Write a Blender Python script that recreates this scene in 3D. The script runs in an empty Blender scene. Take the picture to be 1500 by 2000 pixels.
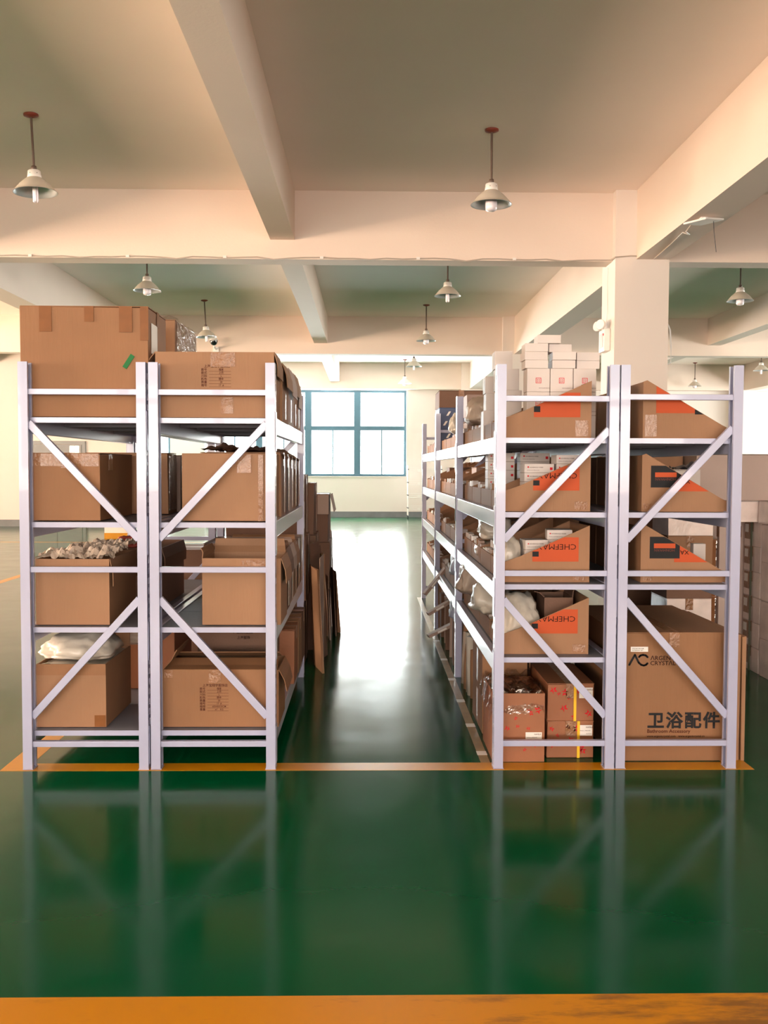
import bpy, bmesh, math, random
from mathutils import Vector, Matrix, noise
R = math.radians
SC = bpy.context.scene
COL = SC.collection
random.seed(7)

# ------------------------------------------------------------------ camera
F = 1850.0
cam_d = bpy.data.cameras.new('camera'); cam = bpy.data.objects.new('camera', cam_d); COL.objects.link(cam)
cam_d.sensor_fit = 'VERTICAL'; cam_d.sensor_height = 36.0; cam_d.lens = 36.0 * F / 2000.0
cam_d.clip_start = 0.05; cam_d.clip_end = 200
PITCH = math.atan(85.0 / F); YAW = math.atan(33.0 / F); ROLL = R(0.2)
cam.matrix_world = (Matrix.Translation((0, 0, 1.49)) @ Matrix.Rotation(-YAW, 4, 'Z')
                    @ Matrix.Rotation(R(90) - PITCH, 4, 'X') @ Matrix.Rotation(ROLL, 4, 'Z'))
SC.camera = cam

# ------------------------------------------------------------------ world, sun, window light, exposure
w = bpy.data.worlds.new('sky'); SC.world = w; w.use_nodes = True
w.node_tree.nodes['Background'].inputs[0].default_value = (0.93, 0.97, 1.0, 1)
w.node_tree.nodes['Background'].inputs[1].default_value = 5.0
sd = bpy.data.lights.new('sun', 'SUN'); sd.energy = 9.0; sd.angle = R(0.6); sd.color = (1.0, 0.93, 0.82)
so = bpy.data.objects.new('sun', sd); COL.objects.link(so)
so.rotation_euler = Vector((0.10, 0.62, 0.90)).to_track_quat('Z', 'Y').to_euler()

def window_light(name, loc, rot, sx, sy, rad, col):
    l = bpy.data.lights.new(name, 'AREA'); l.shape = 'RECTANGLE'; l.size = sx; l.size_y = sy
    l.energy = rad * math.pi * sx * sy; l.color = col
    o = bpy.data.objects.new(name, l); COL.objects.link(o); o.location = loc; o.rotation_euler = rot
    return o
DAY = (0.95, 0.98, 1.0); WARM = (1.0, 0.66, 0.44); SOFT = (1.0, 0.73, 0.585); PALE = (1.0, 0.92, 0.84)
UP = R(45)     # window lights turned steeply up to brighten the ceiling, standing in for ground bounce
window_light('daylight_far', (-1.8, 29.32, 2.56), (R(-90), 0, 0), 6.0, 2.6, 22.0, DAY)
window_light('daylight_far_left', (-9.4, 29.32, 2.56), (R(-90), 0, 0), 6.8, 2.6, 12.0, DAY)
window_light('daylight_left_front', (-14.4, 3.5, 2.2), (0, R(-90) - UP, 0), 2.9, 10.5, 33.0, WARM)
window_light('daylight_left_middle', (-14.4, 16.0, 2.2), (0, R(-90) - UP, 0), 2.9, 7.2, 26.0, WARM)
window_light('daylight_right_far', (16.8, 24.6, 2.2), (0, R(90) + UP, 0), 2.9, 7.2, 12.0, PALE)
window_light('daylight_right_middle', (16.8, 15.6, 2.2), (0, R(90) + UP, 0), 2.9, 7.2, 18.0, PALE)
window_light('daylight_behind', (-1.0, -8.9, 2.1), (R(90) + UP, 0, 0), 14.5, 2.9, 14.0, SOFT)

vs = SC.view_settings
vs.view_transform = 'Standard'; vs.look = 'None'; vs.exposure = 0.85; vs.gamma = 1.0; vs.use_curve_mapping = False
SC.cycles.max_bounces = 8; SC.cycles.diffuse_bounces = 5; SC.cycles.glossy_bounces = 4
SC.cycles.transparent_max_bounces = 12
SC.cycles.sample_clamp_indirect = 6.0
SC.cycles.caustics_reflective = False; SC.cycles.caustics_refractive = False

# ------------------------------------------------------------------ materials
MATS = {}
def mat(name, col, rough=0.6, metal=0.0, var=0.0, vscale=4.0, bump=0.0, bscale=40.0, coat=0.0, spec=0.5, emit=None, col2=None, bstretch=(1, 1, 1)):
    if name in MATS: return MATS[name]
    m = bpy.data.materials.new(name); m.use_nodes = True; nt = m.node_tree; b = nt.nodes['Principled BSDF']
    b.inputs['Base Color'].default_value = (*col, 1); b.inputs['Roughness'].default_value = rough
    b.inputs['Metallic'].default_value = metal; b.inputs['Coat Weight'].default_value = coat
    b.inputs['Specular IOR Level'].default_value = spec
    tc = nt.nodes.new('ShaderNodeTexCoord')
    if var or col2:
        n = nt.nodes.new('ShaderNodeTexNoise'); n.inputs['Scale'].default_value = vscale; n.inputs['Detail'].default_value = 5
        nt.links.new(tc.outputs['Object'], n.inputs['Vector'])
        r = nt.nodes.new('ShaderNodeValToRGB'); nt.links.new(n.outputs['Fac'], r.inputs[0])
        r.color_ramp.elements[0].position = 0.3; r.color_ramp.elements[1].position = 0.72
        c2 = col2 or tuple(min(1, c * (1 + var)) for c in col)
        c1 = col if col2 else tuple(c * (1 - var) for c in col)
        r.color_ramp.elements[0].color = (*c1, 1); r.color_ramp.elements[1].color = (*c2, 1)
        nt.links.new(r.outputs[0], b.inputs['Base Color'])
    if bump:
        mp = nt.nodes.new('ShaderNodeMapping'); mp.inputs['Scale'].default_value = bstretch
        nt.links.new(tc.outputs['Object'], mp.inputs['Vector'])
        n2 = nt.nodes.new('ShaderNodeTexNoise'); n2.inputs['Scale'].default_value = bscale; n2.inputs['Detail'].default_value = 3
        nt.links.new(mp.outputs[0], n2.inputs['Vector'])
        bp = nt.nodes.new('ShaderNodeBump'); bp.inputs['Strength'].default_value = bump; bp.inputs['Distance'].default_value = 0.01
        nt.links.new(n2.outputs['Fac'], bp.inputs['Height']); nt.links.new(bp.outputs[0], b.inputs['Normal'])
    MATS[name] = m
    return m

def film_mat(name, tint, glossy=0.35, bump=0.6, bscale=22, rough=0.12):
    m = bpy.data.materials.new(name); m.use_nodes = True; nt = m.node_tree; nt.nodes.clear()
    out = nt.nodes.new('ShaderNodeOutputMaterial'); mx = nt.nodes.new('ShaderNodeMixShader')
    tr = nt.nodes.new('ShaderNodeBsdfTransparent'); tr.inputs[0].default_value = (*tint, 1)
    gl = nt.nodes.new('ShaderNodeBsdfGlossy'); gl.inputs['Roughness'].default_value = rough
    tc = nt.nodes.new('ShaderNodeTexCoord'); n = nt.nodes.new('ShaderNodeTexNoise'); n.inputs['Scale'].default_value = bscale
    nt.links.new(tc.outputs['Object'], n.inputs['Vector'])
    if bump:
        bp = nt.nodes.new('ShaderNodeBump'); bp.inputs['Strength'].default_value = bump; bp.inputs['Distance'].default_value = 0.02
        nt.links.new(n.outputs['Fac'], bp.inputs['Height']); nt.links.new(bp.outputs[0], gl.inputs['Normal'])
    mx.inputs[0].default_value = glossy
    nt.links.new(tr.outputs[0], mx.inputs[1]); nt.links.new(gl.outputs[0], mx.inputs[2]); nt.links.new(mx.outputs[0], out.inputs[0])
    MATS[name] = m
    return m

M_WALL = mat('cream_wall_paint', (0.72, 0.655, 0.61), 0.75, var=0.02, vscale=0.8, bump=0.08, bscale=60)
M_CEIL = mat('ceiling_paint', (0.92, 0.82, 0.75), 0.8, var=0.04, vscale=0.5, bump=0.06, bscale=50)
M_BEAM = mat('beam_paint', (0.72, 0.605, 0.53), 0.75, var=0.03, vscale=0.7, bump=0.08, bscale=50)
M_BASE = mat('grey_skirting_paint', (0.17, 0.18, 0.19), 0.5, var=0.15, vscale=3)
M_FRAME = mat('teal_window_frame', (0.07, 0.16, 0.22), 0.5)
M_GLASS = film_mat('window_glass', (0.97, 1.0, 0.99), 0.08, 0, 5, 0.02)
M_DOOR = mat('grey_door', (0.25, 0.26, 0.27), 0.5)
M_STEEL = mat('white_powder_coated_steel', (0.35, 0.365, 0.51), 0.28, var=0.03, vscale=2, coat=0.25)
M_PANEL = mat('grey_shelf_steel', (0.17, 0.18, 0.22), 0.55, var=0.05, vscale=2)
M_CARD = mat('brown_cardboard', (0.25, 0.118, 0.052), 0.72, var=0.07, vscale=3, bump=0.12, bscale=90, bstretch=(1, 1, 0.08))
M_CARD2 = mat('tan_cardboard', (0.285, 0.148, 0.076), 0.72, var=0.07, vscale=3, bump=0.12, bscale=90, bstretch=(1, 1, 0.08))
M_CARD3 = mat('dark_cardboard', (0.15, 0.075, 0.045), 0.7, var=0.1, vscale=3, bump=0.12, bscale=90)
M_CARD4 = mat('red_brown_cardboard', (0.28, 0.105, 0.045), 0.62, var=0.1, vscale=4, bump=0.1, bscale=60)
M_CARD5 = mat('pale_greyish_cardboard', (0.35, 0.245, 0.20), 0.6, var=0.06, vscale=3, bump=0.1, bscale=60)
M_CARD6 = mat('lightened_pinkish_wrapped_cardboard', (0.80, 0.67, 0.62), 0.3, var=0.12, vscale=9, bump=0.3, bscale=25, coat=0.5)  # colour lightened in place of light missing on the pile's shaded sides
M_CARD7 = mat('pale_flat_cardboard', (0.42, 0.32, 0.28), 0.55, var=0.06, vscale=3)
M_WHITEBOX = mat('white_board', (0.56, 0.50, 0.47), 0.55, var=0.03, vscale=5)
M_TAPE = mat('brown_packing_tape', (0.19, 0.070, 0.018), 0.45, var=0.1, vscale=20, spec=.2)
M_TAPE2 = mat('clear_packing_tape', (0.26, 0.125, 0.06), 0.3, var=0.12, vscale=25, bump=0.9, bscale=45, coat=0.15, spec=.4)
M_GREEN = mat('green_tape', (0.006, 0.13, 0.03), 0.5, spec=.2)
M_ORANGE = mat('orange_print', (0.46, 0.075, 0.022), 0.6, spec=.2)
M_BLACK = mat('black_print', (0.02, 0.02, 0.022), 0.7, spec=.15)
M_INK = mat('brown_black_ink', (0.035, 0.014, 0.01), 0.7, spec=.1)
M_INKR = mat('faded_brown_ink', (0.07, 0.018, 0.01), 0.7, spec=.1)
M_RED = mat('red_print', (0.55, 0.012, 0.02), 0.6, spec=.15)
M_LABEL = mat('white_paper_label', (0.75, 0.72, 0.68), 0.45)
M_STRAP = mat('yellow_strap', (0.85, 0.50, 0.02), 0.35)
M_BAG = mat('grey_white_plastic_bag', (0.52, 0.48, 0.42), 0.32, var=0.12, vscale=6, bump=0.35, bscale=14)
M_BAG2 = mat('beige_plastic_bag', (0.45, 0.36, 0.29), 0.32, var=0.12, vscale=6, bump=0.35, bscale=14)
M_BLUEBAG = mat('blue_grey_bag', (0.25, 0.28, 0.38), 0.4, var=0.12, vscale=6, bump=0.3, bscale=14)
M_REDP = mat('red_plastic', (0.45, 0.09, 0.07), 0.35, var=0.2, vscale=8)
M_DARK = mat('charcoal_plastic', (0.035, 0.035, 0.045), 0.35, var=0.2, vscale=4)
M_SHADE = mat('lamp_enamel', (0.60, 0.53, 0.45), 0.4)
M_SHADEIN = mat('lamp_aluminium_lining', (0.62, 0.62, 0.64), 0.3, metal=0.35)
M_ROD = mat('brown_pipe', (0.10, 0.065, 0.05), 0.5)
M_ROSE = mat('oxide_red_plate', (0.20, 0.035, 0.02), 0.5)
M_BULB = mat('milky_bulb', (0.80, 0.74, 0.80), 0.25, coat=0.5)
M_WPLAS = mat('white_plastic', (0.75, 0.72, 0.70), 0.35)
M_WIRE = mat('beige_cable', (0.42, 0.36, 0.31), 0.5)
M_SILVER = mat('crumpled_silver_wrap', (0.55, 0.52, 0.53), 0.15, metal=0.6, bump=0.5, bscale=30)
M_NAVY = mat('navy_carton', (0.045, 0.07, 0.16), 0.5, var=0.1)
M_FILM = film_mat('clear_stretch_film', (0.93, 0.90, 0.88), 0.22, 0.8, 30, 0.12)
M_YELLOW = mat('yellow_floor_paint', (0.52, 0.22, 0.003), 0.35, var=0.10, vscale=6, coat=0.1, spec=.3)
M_TANTAPE = mat('worn_tan_floor_tape', (0.30, 0.20, 0.07), 0.3, var=0.2, vscale=9, coat=0.3)

def floor_material():
    m = bpy.data.materials.new('green_epoxy_floor'); m.use_nodes = True; nt = m.node_tree; b = nt.nodes['Principled BSDF']
    tc = nt.nodes.new('ShaderNodeTexCoord')
    n = nt.nodes.new('ShaderNodeTexNoise'); n.inputs['Scale'].default_value = 0.6; n.inputs['Detail'].default_value = 6
    nt.links.new(tc.outputs['Object'], n.inputs['Vector'])
    r = nt.nodes.new('ShaderNodeValToRGB'); nt.links.new(n.outputs['Fac'], r.inputs[0])
    r.color_ramp.elements[0].position = 0.3; r.color_ramp.elements[1].position = 0.75
    r.color_ramp.elements[0].color = (0.0, 0.055, 0.019, 1); r.color_ramp.elements[1].color = (0.0, 0.066, 0.024, 1)
    nt.links.new(r.outputs[0], b.inputs['Base Color'])
    n2 = nt.nodes.new('ShaderNodeTexNoise'); n2.inputs['Scale'].default_value = 1.6; n2.inputs['Detail'].default_value = 2
    n3 = nt.nodes.new('ShaderNodeTexNoise'); n3.inputs['Scale'].default_value = 35; n3.inputs['Detail'].default_value = 4
    nt.links.new(tc.outputs['Object'], n2.inputs['Vector']); nt.links.new(tc.outputs['Object'], n3.inputs['Vector'])
    bp = nt.nodes.new('ShaderNodeBump'); bp.inputs['Strength'].default_value = 0.10; bp.inputs['Distance'].default_value = 0.03
    bp2 = nt.nodes.new('ShaderNodeBump'); bp2.inputs['Strength'].default_value = 0.03; bp2.inputs['Distance'].default_value = 0.003
    nt.links.new(n2.outputs['Fac'], bp.inputs['Height']); nt.links.new(n3.outputs['Fac'], bp2.inputs['Height'])
    nt.links.new(bp.outputs[0], bp2.inputs['Normal']); nt.links.new(bp2.outputs[0], b.inputs['Normal'])
    mr = nt.nodes.new('ShaderNodeMapRange'); mr.inputs[3].default_value = 0.09; mr.inputs[4].default_value = 0.20
    n4 = nt.nodes.new('ShaderNodeTexNoise'); n4.inputs['Scale'].default_value = 3; n4.inputs['Detail'].default_value = 8
    nt.links.new(tc.outputs['Object'], n4.inputs['Vector'])
    nt.links.new(n4.outputs['Fac'], mr.inputs[0]); nt.links.new(mr.outputs[0], b.inputs['Roughness'])
    b.inputs['IOR'].default_value = 1.45; b.inputs['Specular IOR Level'].default_value = 0.2
    return m
M_FLOOR = floor_material()

# ------------------------------------------------------------------ mesh helpers
class MB:
    """collects simple solids; build() links them as one mesh object"""
    def __init__(s): s.v = []; s.f = []
    def add(s, vs, fs):
        o = len(s.v); s.v += [tuple(v) for v in vs]; s.f += [tuple(i + o for i in f) for f in fs]; return s
    def box(s, x0, x1, y0, y1, z0, z1):
        return s.add([(x0,y0,z0),(x1,y0,z0),(x1,y1,z0),(x0,y1,z0),(x0,y0,z1),(x1,y0,z1),(x1,y1,z1),(x0,y1,z1)],
                     [(0,3,2,1),(4,5,6,7),(0,1,5,4),(1,2,6,5),(2,3,7,6),(3,0,4,7)])
    def mbox(s, m, sx, sy, sz):
        c = [m @ Vector((a*sx/2, b*sy/2, d*sz/2)) for d in (-1,1) for a,b in ((-1,-1),(1,-1),(1,1),(-1,1))]
        return s.add(c, [(0,3,2,1),(4,5,6,7),(0,1,5,4),(1,2,6,5),(2,3,7,6),(3,0,4,7)])
    def bar(s, a, b, wx, wy):
        """square bar from a to b, wx = width in the plane, wy = thickness along Y"""
        a = Vector(a); b = Vector(b); d = (b - a); L = d.length; d.normalize()
        side = d.cross(Vector((0,1,0)))
        if side.length < 1e-4: side = Vector((1,0,0))
        side.normalize(); up = side.cross(d)
        m = Matrix.Translation((a+b)/2) @ Matrix((side, d, up)).transposed().to_4x4()
        return s.mbox(m, wx, L, wy)
    def prism(s, pts, y0, y1):
        """polygon in XZ, extruded along Y"""
        n = len(pts)
        vs = [(x, y0, z) for x, z in pts] + [(x, y1, z) for x, z in pts]
        fs = [tuple(range(n)), tuple(range(2*n-1, n-1, -1))] + [(i, n+i, n+(i+1)%n, (i+1)%n) for i in range(n)]
        return s.add(vs, fs)
    def lathe(s, prof, n=24, c=(0,0,0), close=False):
        vs = []; fs = []; k = len(prof)
        for i in range(n):
            a = 2*math.pi*i/n
            for r, z in prof: vs.append((c[0]+r*math.cos(a), c[1]+r*math.sin(a), c[2]+z))
        for i in range(n):
            j = (i+1) % n
            for q in range(k-1): fs.append((i*k+q, j*k+q, j*k+q+1, i*k+q+1))
        return s.add(vs, fs)
    def tube(s, pts, r, n=6):
        pts = [Vector(p) for p in pts]; vs = []; fs = []
        for i, p in enumerate(pts):
            d = (pts[min(i+1, len(pts)-1)] - pts[max(i-1, 0)]).normalized()
            u = d.cross(Vector((0,0,1)));
            if u.length < 1e-3: u = d.cross(Vector((1,0,0)))
            u.normalize(); v = d.cross(u)
            for k in range(n):
                a = 2*math.pi*k/n; vs.append(p + r*(u*math.cos(a) + v*math.sin(a)))
        for i in range(len(pts)-1):
            for k in range(n):
                fs.append((i*n+k, i*n+(k+1)%n, (i+1)*n+(k+1)%n, (i+1)*n+k))
        fs.append(tuple(range(n))); fs.append(tuple(range((len(pts)-1)*n, len(pts)*n)))
        return s.add(vs, fs)
    def build(s, name, m, parent=None, bevel=0.0, smooth=False, loc=None):
        me = bpy.data.meshes.new(name); me.from_pydata(s.v, [], s.f)
        bm = bmesh.new(); bm.from_mesh(me)
        if bevel:
            bmesh.ops.bevel(bm, geom=[e for e in bm.edges], offset=bevel, segments=2, affect='EDGES', profile=0.6)
        bmesh.ops.recalc_face_normals(bm, faces=bm.faces)
        bm.to_mesh(me); bm.free()
        me.materials.append(m)
        if smooth:
            for p in me.polygons: p.use_smooth = True
        o = bpy.data.objects.new(name, me); COL.objects.link(o)
        if parent: o.parent = parent
        if loc is not None: o.location = loc
        return o

def tag(o, label=None, cat=None, group=None, kind=None):
    if label: o['label'] = label
    if cat: o['category'] = cat
    if group: o['group'] = group
    if kind: o['kind'] = kind
    return o
def empty(name, loc, rz=0.0, label=None, cat=None, group=None, kind=None):
    o = bpy.data.objects.new(name, None); o.empty_display_size = 0.1; COL.objects.link(o)
    o.location = loc; o.rotation_euler = (0, 0, rz)
    return tag(o, label, cat, group, kind)
KIDS = {}
def copy_tree(o, parent=None):
    kids = [c for c in bpy.data.objects if c.parent is o] if o.name not in KIDS else KIDS[o.name]
    KIDS[o.name] = kids
    c = o.copy(); COL.objects.link(c); c.parent = parent
    for k in kids: copy_tree(k, c)
    return c
def struct(name, mb, m, parent=None):
    o = mb.build(name, m, parent)
    if not parent: o['kind'] = 'structure'
    return o
ORD = ['first','second','third','fourth','fifth','sixth','seventh','eighth','ninth','tenth','eleventh','twelfth','thirteenth','fourteenth','fifteenth','sixteenth','seventeenth','eighteenth']

def text_bm(bm, body, size, x, z, y=0.0, align='LEFT', rot180=False, squash=1.0, bold=.012):
    """adds flat lettering to bm, facing -Y, lower left corner (or centre) at x, z"""
    cu = bpy.data.curves.new('t', 'FONT'); cu.body = body; cu.size = size; cu.align_x = align; cu.resolution_u = 2
    cu.extrude = 0.0; cu.offset = size*bold
    o = bpy.data.objects.new('t', cu); COL.objects.link(o)
    dg = bpy.context.evaluated_depsgraph_get()
    me = bpy.data.meshes.new_from_object(o.evaluated_get(dg))
    m = Matrix.Translation((x, y, z)) @ (Matrix.Rotation(math.pi, 4, 'Y') if rot180 else Matrix.Identity(4)) @ Matrix.Rotation(R(90), 4, 'X') @ Matrix.Diagonal((squash, 1, 1, 1))
    me.transform(m); bm.from_mesh(me)
    bpy.data.objects.remove(o); bpy.data.curves.remove(cu); bpy.data.meshes.remove(me)
def bm_obj(bm, name, m, parent=None, loc=None, smooth=False):
    me = bpy.data.meshes.new(name); bm.to_mesh(me); bm.free(); me.materials.append(m)
    if smooth:
        for p in me.polygons: p.use_smooth = True
    o = bpy.data.objects.new(name, me); COL.objects.link(o); o.parent = parent
    if loc is not None: o.location = loc
    return o
def bm_quad(bm, x0, x1, z0, z1, y):
    bm.faces.new([bm.verts.new(p) for p in ((x0,y,z0),(x1,y,z0),(x1,y,z1),(x0,y,z1))])

# ------------------------------------------------------------------ the room
XL, XR, YN, YF, ZC = -13.8, 16.2, -8.2, 29.0, 4.67
WZ0, WZ1 = 1.25, 3.87
floor_o = struct('floor', MB().box(XL-.2, XR+.2, YN-.2, YF+.3, -.12, 0), M_FLOOR)
struct('ceiling', MB().box(XL-.2, XR+.2, YN-.2, YF+.3, ZC, ZC+.15), M_CEIL)

def wall_with_windows(name, axis, at, thick, a0, a1, opens):
    """wall along X (axis 'x') or Y; opens = [(a0, a1)] window openings"""
    mb = MB()
    def b(u0, u1, z0, z1):
        t0, t1 = sorted((at, at + thick))
        mb.box(u0, u1, t0, t1, z0, z1) if axis == 'x' else mb.box(t0, t1, u0, u1, z0, z1)
    b(a0, a1, 0, WZ0); b(a0, a1, WZ1, ZC)
    c = a0
    for o0, o1 in opens: b(c, o0, WZ0, WZ1); c = o1
    b(c, a1, WZ0, WZ1)
    return struct(name, mb, M_WALL)
wall_with_windows('wall_far', 'x', YF, .28, XL-.2, XR+.2, [(-12.8, -6.0), (-4.8, 1.19)])
wall_with_windows('wall_near', 'x', YN, -.2, XL-.2, XR+.2, [(-8.0, 6.0)])
wall_with_windows('wall_left', 'y', XL, -.2, YN, YF, [(-1.5, 8.5), (12.5, 19.5)])
wall_with_windows('wall_right', 'y', XR, .2, YN, YF, [(12.1, 19.1), (21.1, 28.1)])
struct('wall_partition', MB().box(XL, -5.5, 24.0, 24.15, 0, ZC), M_WALL)
struct('baseboard_far', MB().box(-5.5, 2.8, YF-.02, YF, 0, .17).box(3.5, XR, YF-.02, YF, 0, .17), M_BASE)
struct('baseboard_partition', MB().box(XL, -8.55, 23.98, 24.0, 0, .17).box(-7.05, -5.5, 23.98, 24.0, 0, .17), M_BASE)
struct('baseboard_left', MB().box(XL, XL+.02, YN, 23.98, 0, .17), M_BASE)
struct('baseboard_right', MB().box(XR-.02, XR, YN, YF-.02, 0, .17), M_BASE)

def window(name, axis, at, u0, u1, n, inward, mid=True):
    """frames, mullions, sash stiles and panes of one window band"""
    w_ = empty(name, ((u0+u1)/2, at, WZ0) if axis == 'x' else (at, (u0+u1)/2, WZ0), kind='structure')
    L = u1 - u0; H = WZ1 - WZ0; zt = 1.42
    def part(nm, a0, a1, t0, t1, z0, z1, m):
        mb = MB(); (mb.box(a0, a1, t0, t1, z0, z1) if axis == 'x' else mb.box(t0, t1, a0, a1, z0, z1)); return mb.build(nm, m, w_)
    d0, d1 = 0.08, 0.16
    fr = MB()
    for a in ((-L/2, L/2, 0, .07), (-L/2, L/2, H-.07, H), (-L/2, -L/2+.07, .07, H-.07), (L/2-.07, L/2, .07, H-.07)):
        fr.box(a[0], a[1], d0*inward, d1*inward, a[2], a[3]) if axis == 'x' else fr.box(d0*inward, d1*inward, a[0], a[1], a[2], a[3])
    fr.build('window_frame', M_FRAME, w_)
    part('transom', -L/2+.07, L/2-.07, d0*inward, d1*inward, zt-.02, zt+.11, M_FRAME)
    p = L / n
    for i in range(n+1):
        if 0 < i < n:
            part('mullion', -L/2+i*p-.10, -L/2+i*p+.10, (d0-.01)*inward, (d1+.01)*inward, .07, H-.07, M_FRAME)
    for i in range(n):
        a = -L/2+i*p+.07; b = a+p-.14
        part('pane', a, b, .115*inward, .121*inward, zt+.09, H-.07, M_GLASS)
        for k in range(2):
            part('pane', a+k*(b-a)/2, a+(k+1)*(b-a)/2, .115*inward, .121*inward, .07, zt, M_GLASS)
        part('sash_stile', (a+b)/2-.018, (a+b)/2+.018, .10*inward, .14*inward, .07, zt, M_FRAME)
    part('window_sill', -L/2-.03, L/2+.03, -.03*inward, d0*inward, -.03, 0.0, M_WALL)
    return w_
window('window_1', 'x', YF, -4.8, 1.19, 4, 1)
window('window_2', 'x', YF, -12.8, -6.0, 4, 1)
window('window_3', 'x', YN, -8.0, 6.0, 8, -1)
window('window_4', 'y', XL, -1.5, 8.5, 6, -1)
window('window_5', 'y', XL, 12.5, 19.5, 4, -1)
window('window_6', 'y', XR, 12.1, 19.1, 4, 1)
window('window_7', 'y', XR, 21.1, 28.1, 4, 1)

# columns and beams
COLX = [-5.50, 2.83, 11.16]; COLY = [1.9, 10.9, 19.9, 28.6]
n_trim = 0
for ix, cx in enumerate(COLX):
    for cy in COLY:
        if cy < 3: continue
        c = struct('column', MB().box(cx, cx+.62, cy, cy+.6, 0, ZC), M_WALL)
        if ix == 0:
            pb = MB().box(cx-.004, cx+.624, cy-.004, cy+.604, 0, .12).build('painted_base_band', M_YELLOW, c)
for cy in COLY:
    xs = [XL] + [v for cx in COLX for v in (cx, cx+.62)] + [XR]
    for i in range(0, len(xs), 2):
        if cy < 3 and i != 2: pass
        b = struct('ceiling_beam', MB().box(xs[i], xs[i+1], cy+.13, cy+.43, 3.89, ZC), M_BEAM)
for cx in COLX:
    ys = [YN] + [v for cy in COLY for v in (cy, cy+.6)] + [YF]
    for i in range(0, len(ys)-1, 2):
        if ys[i+1] - ys[i] < .3: continue
        x0 = cx + .24 if cx > 0 else cx + .2
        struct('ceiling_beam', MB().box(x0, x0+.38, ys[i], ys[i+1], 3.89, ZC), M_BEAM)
for sx in (-9.5, -1.12, 7.18, 13.6):
    for a, b in ((YN, 2.03), (2.33, 11.03), (11.33, 20.03), (20.33, 28.73)):
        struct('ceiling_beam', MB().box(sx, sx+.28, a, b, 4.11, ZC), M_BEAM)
# upper wall band above the far window
struct('trim_1', MB().box(XL, XR, YF-.1, YF, WZ1+.02, ZC), M_BEAM) if False else None

# door in the partition
d = empty('door_1', (-7.8, 23.99, 0), kind='structure')
MB().box(-.72, -.64, -.05, .0, 0, 2.15).box(.64, .72, -.05, 0, 0, 2.15).box(-.64, .64, -.05, 0, 2.07, 2.15).build('door_frame', M_DOOR, d)
for s in (-1, 1):
    lf = MB().box(min(0, s*.63)+.005, max(0, s*.63)-.005, -.035, -.005, .01, 2.06).build('door_leaf', M_DOOR, d)
    if s > 0:
        MB().box(.33, .57, -.038, -.0355, 1.84, 2.03).build('glass_panel', mat('door_glass', (.55, .6, .62), .08, coat=1), lf)
        MB().box(.445, .455, -.040, -.038, 1.84, 2.03).box(.33, .57, -.040, -.038, 1.93, 1.94).build('glazing_bar', M_DOOR, lf)
    MB().box(s*.07-.01, s*.07+.01, -.075, -.036, .95, 1.10).build('door_handle', M_STEEL, lf)

# painted lines on the floor
def line(x0, x1, y0, y1, m=M_YELLOW, name='painted_line'):
    return MB().box(x0, x1, y0, y1, 0.0, 0.0007).build(name, m, floor_o)
def worn_line_mat():
    m = bpy.data.materials.new('worn_yellow_floor_paint'); m.use_nodes = True; nt = m.node_tree; b = nt.nodes['Principled BSDF']
    tc = nt.nodes.new('ShaderNodeTexCoord'); n = nt.nodes.new('ShaderNodeTexNoise'); n.inputs['Scale'].default_value = 9; n.inputs['Detail'].default_value = 8; n.inputs['Roughness'].default_value = .7
    mp = nt.nodes.new('ShaderNodeMapping'); mp.inputs['Scale'].default_value = (.35, 1.6, 1)
    nt.links.new(tc.outputs['Object'], mp.inputs[0]); nt.links.new(mp.outputs[0], n.inputs['Vector'])
    sx = nt.nodes.new('ShaderNodeSeparateXYZ'); nt.links.new(tc.outputs['Object'], sx.inputs[0])
    mr = nt.nodes.new('ShaderNodeMapRange'); mr.inputs[1].default_value = -.4; mr.inputs[2].default_value = 1.0; mr.inputs[3].default_value = -.1; mr.inputs[4].default_value = .08
    nt.links.new(sx.outputs[0], mr.inputs[0])
    ad = nt.nodes.new('ShaderNodeMath'); nt.links.new(n.outputs['Fac'], ad.inputs[0]); nt.links.new(mr.outputs[0], ad.inputs[1])
    r = nt.nodes.new('ShaderNodeValToRGB'); nt.links.new(ad.outputs[0], r.inputs[0])
    r.color_ramp.elements[0].position = .50; r.color_ramp.elements[1].position = .66
    r.color_ramp.elements[0].color = (.46, .185, .002, 1); r.color_ramp.elements[1].color = (.20, .085, .012, 1)
    nt.links.new(r.outputs[0], b.inputs['Base Color']); b.inputs['Roughness'].default_value = .4; b.inputs['Specular IOR Level'].default_value = .2
    return m
line(-6.0, 6.0, 2.40, 2.615, worn_line_mat())
line(-1.80, 1.93, 4.615, 4.735)
line(-1.80, -1.68, 4.735, 11.0)
line(1.81, 1.93, 4.735, 11.0)
line(-4.82, -4.70, 7.0, 18.9)
line(-13.0, -1.6, 18.9, 19.0)
tp = line(.580, .628, 4.735, 10.9, M_TANTAPE, 'floor_tape')
for y in (4.86, 5.40, 5.98, 6.6, 7.3, 8.1):
    MB().box(.578, .630, y, y+.07, 0.0007, 0.0012).build('location_sticker', M_LABEL, tp)

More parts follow.
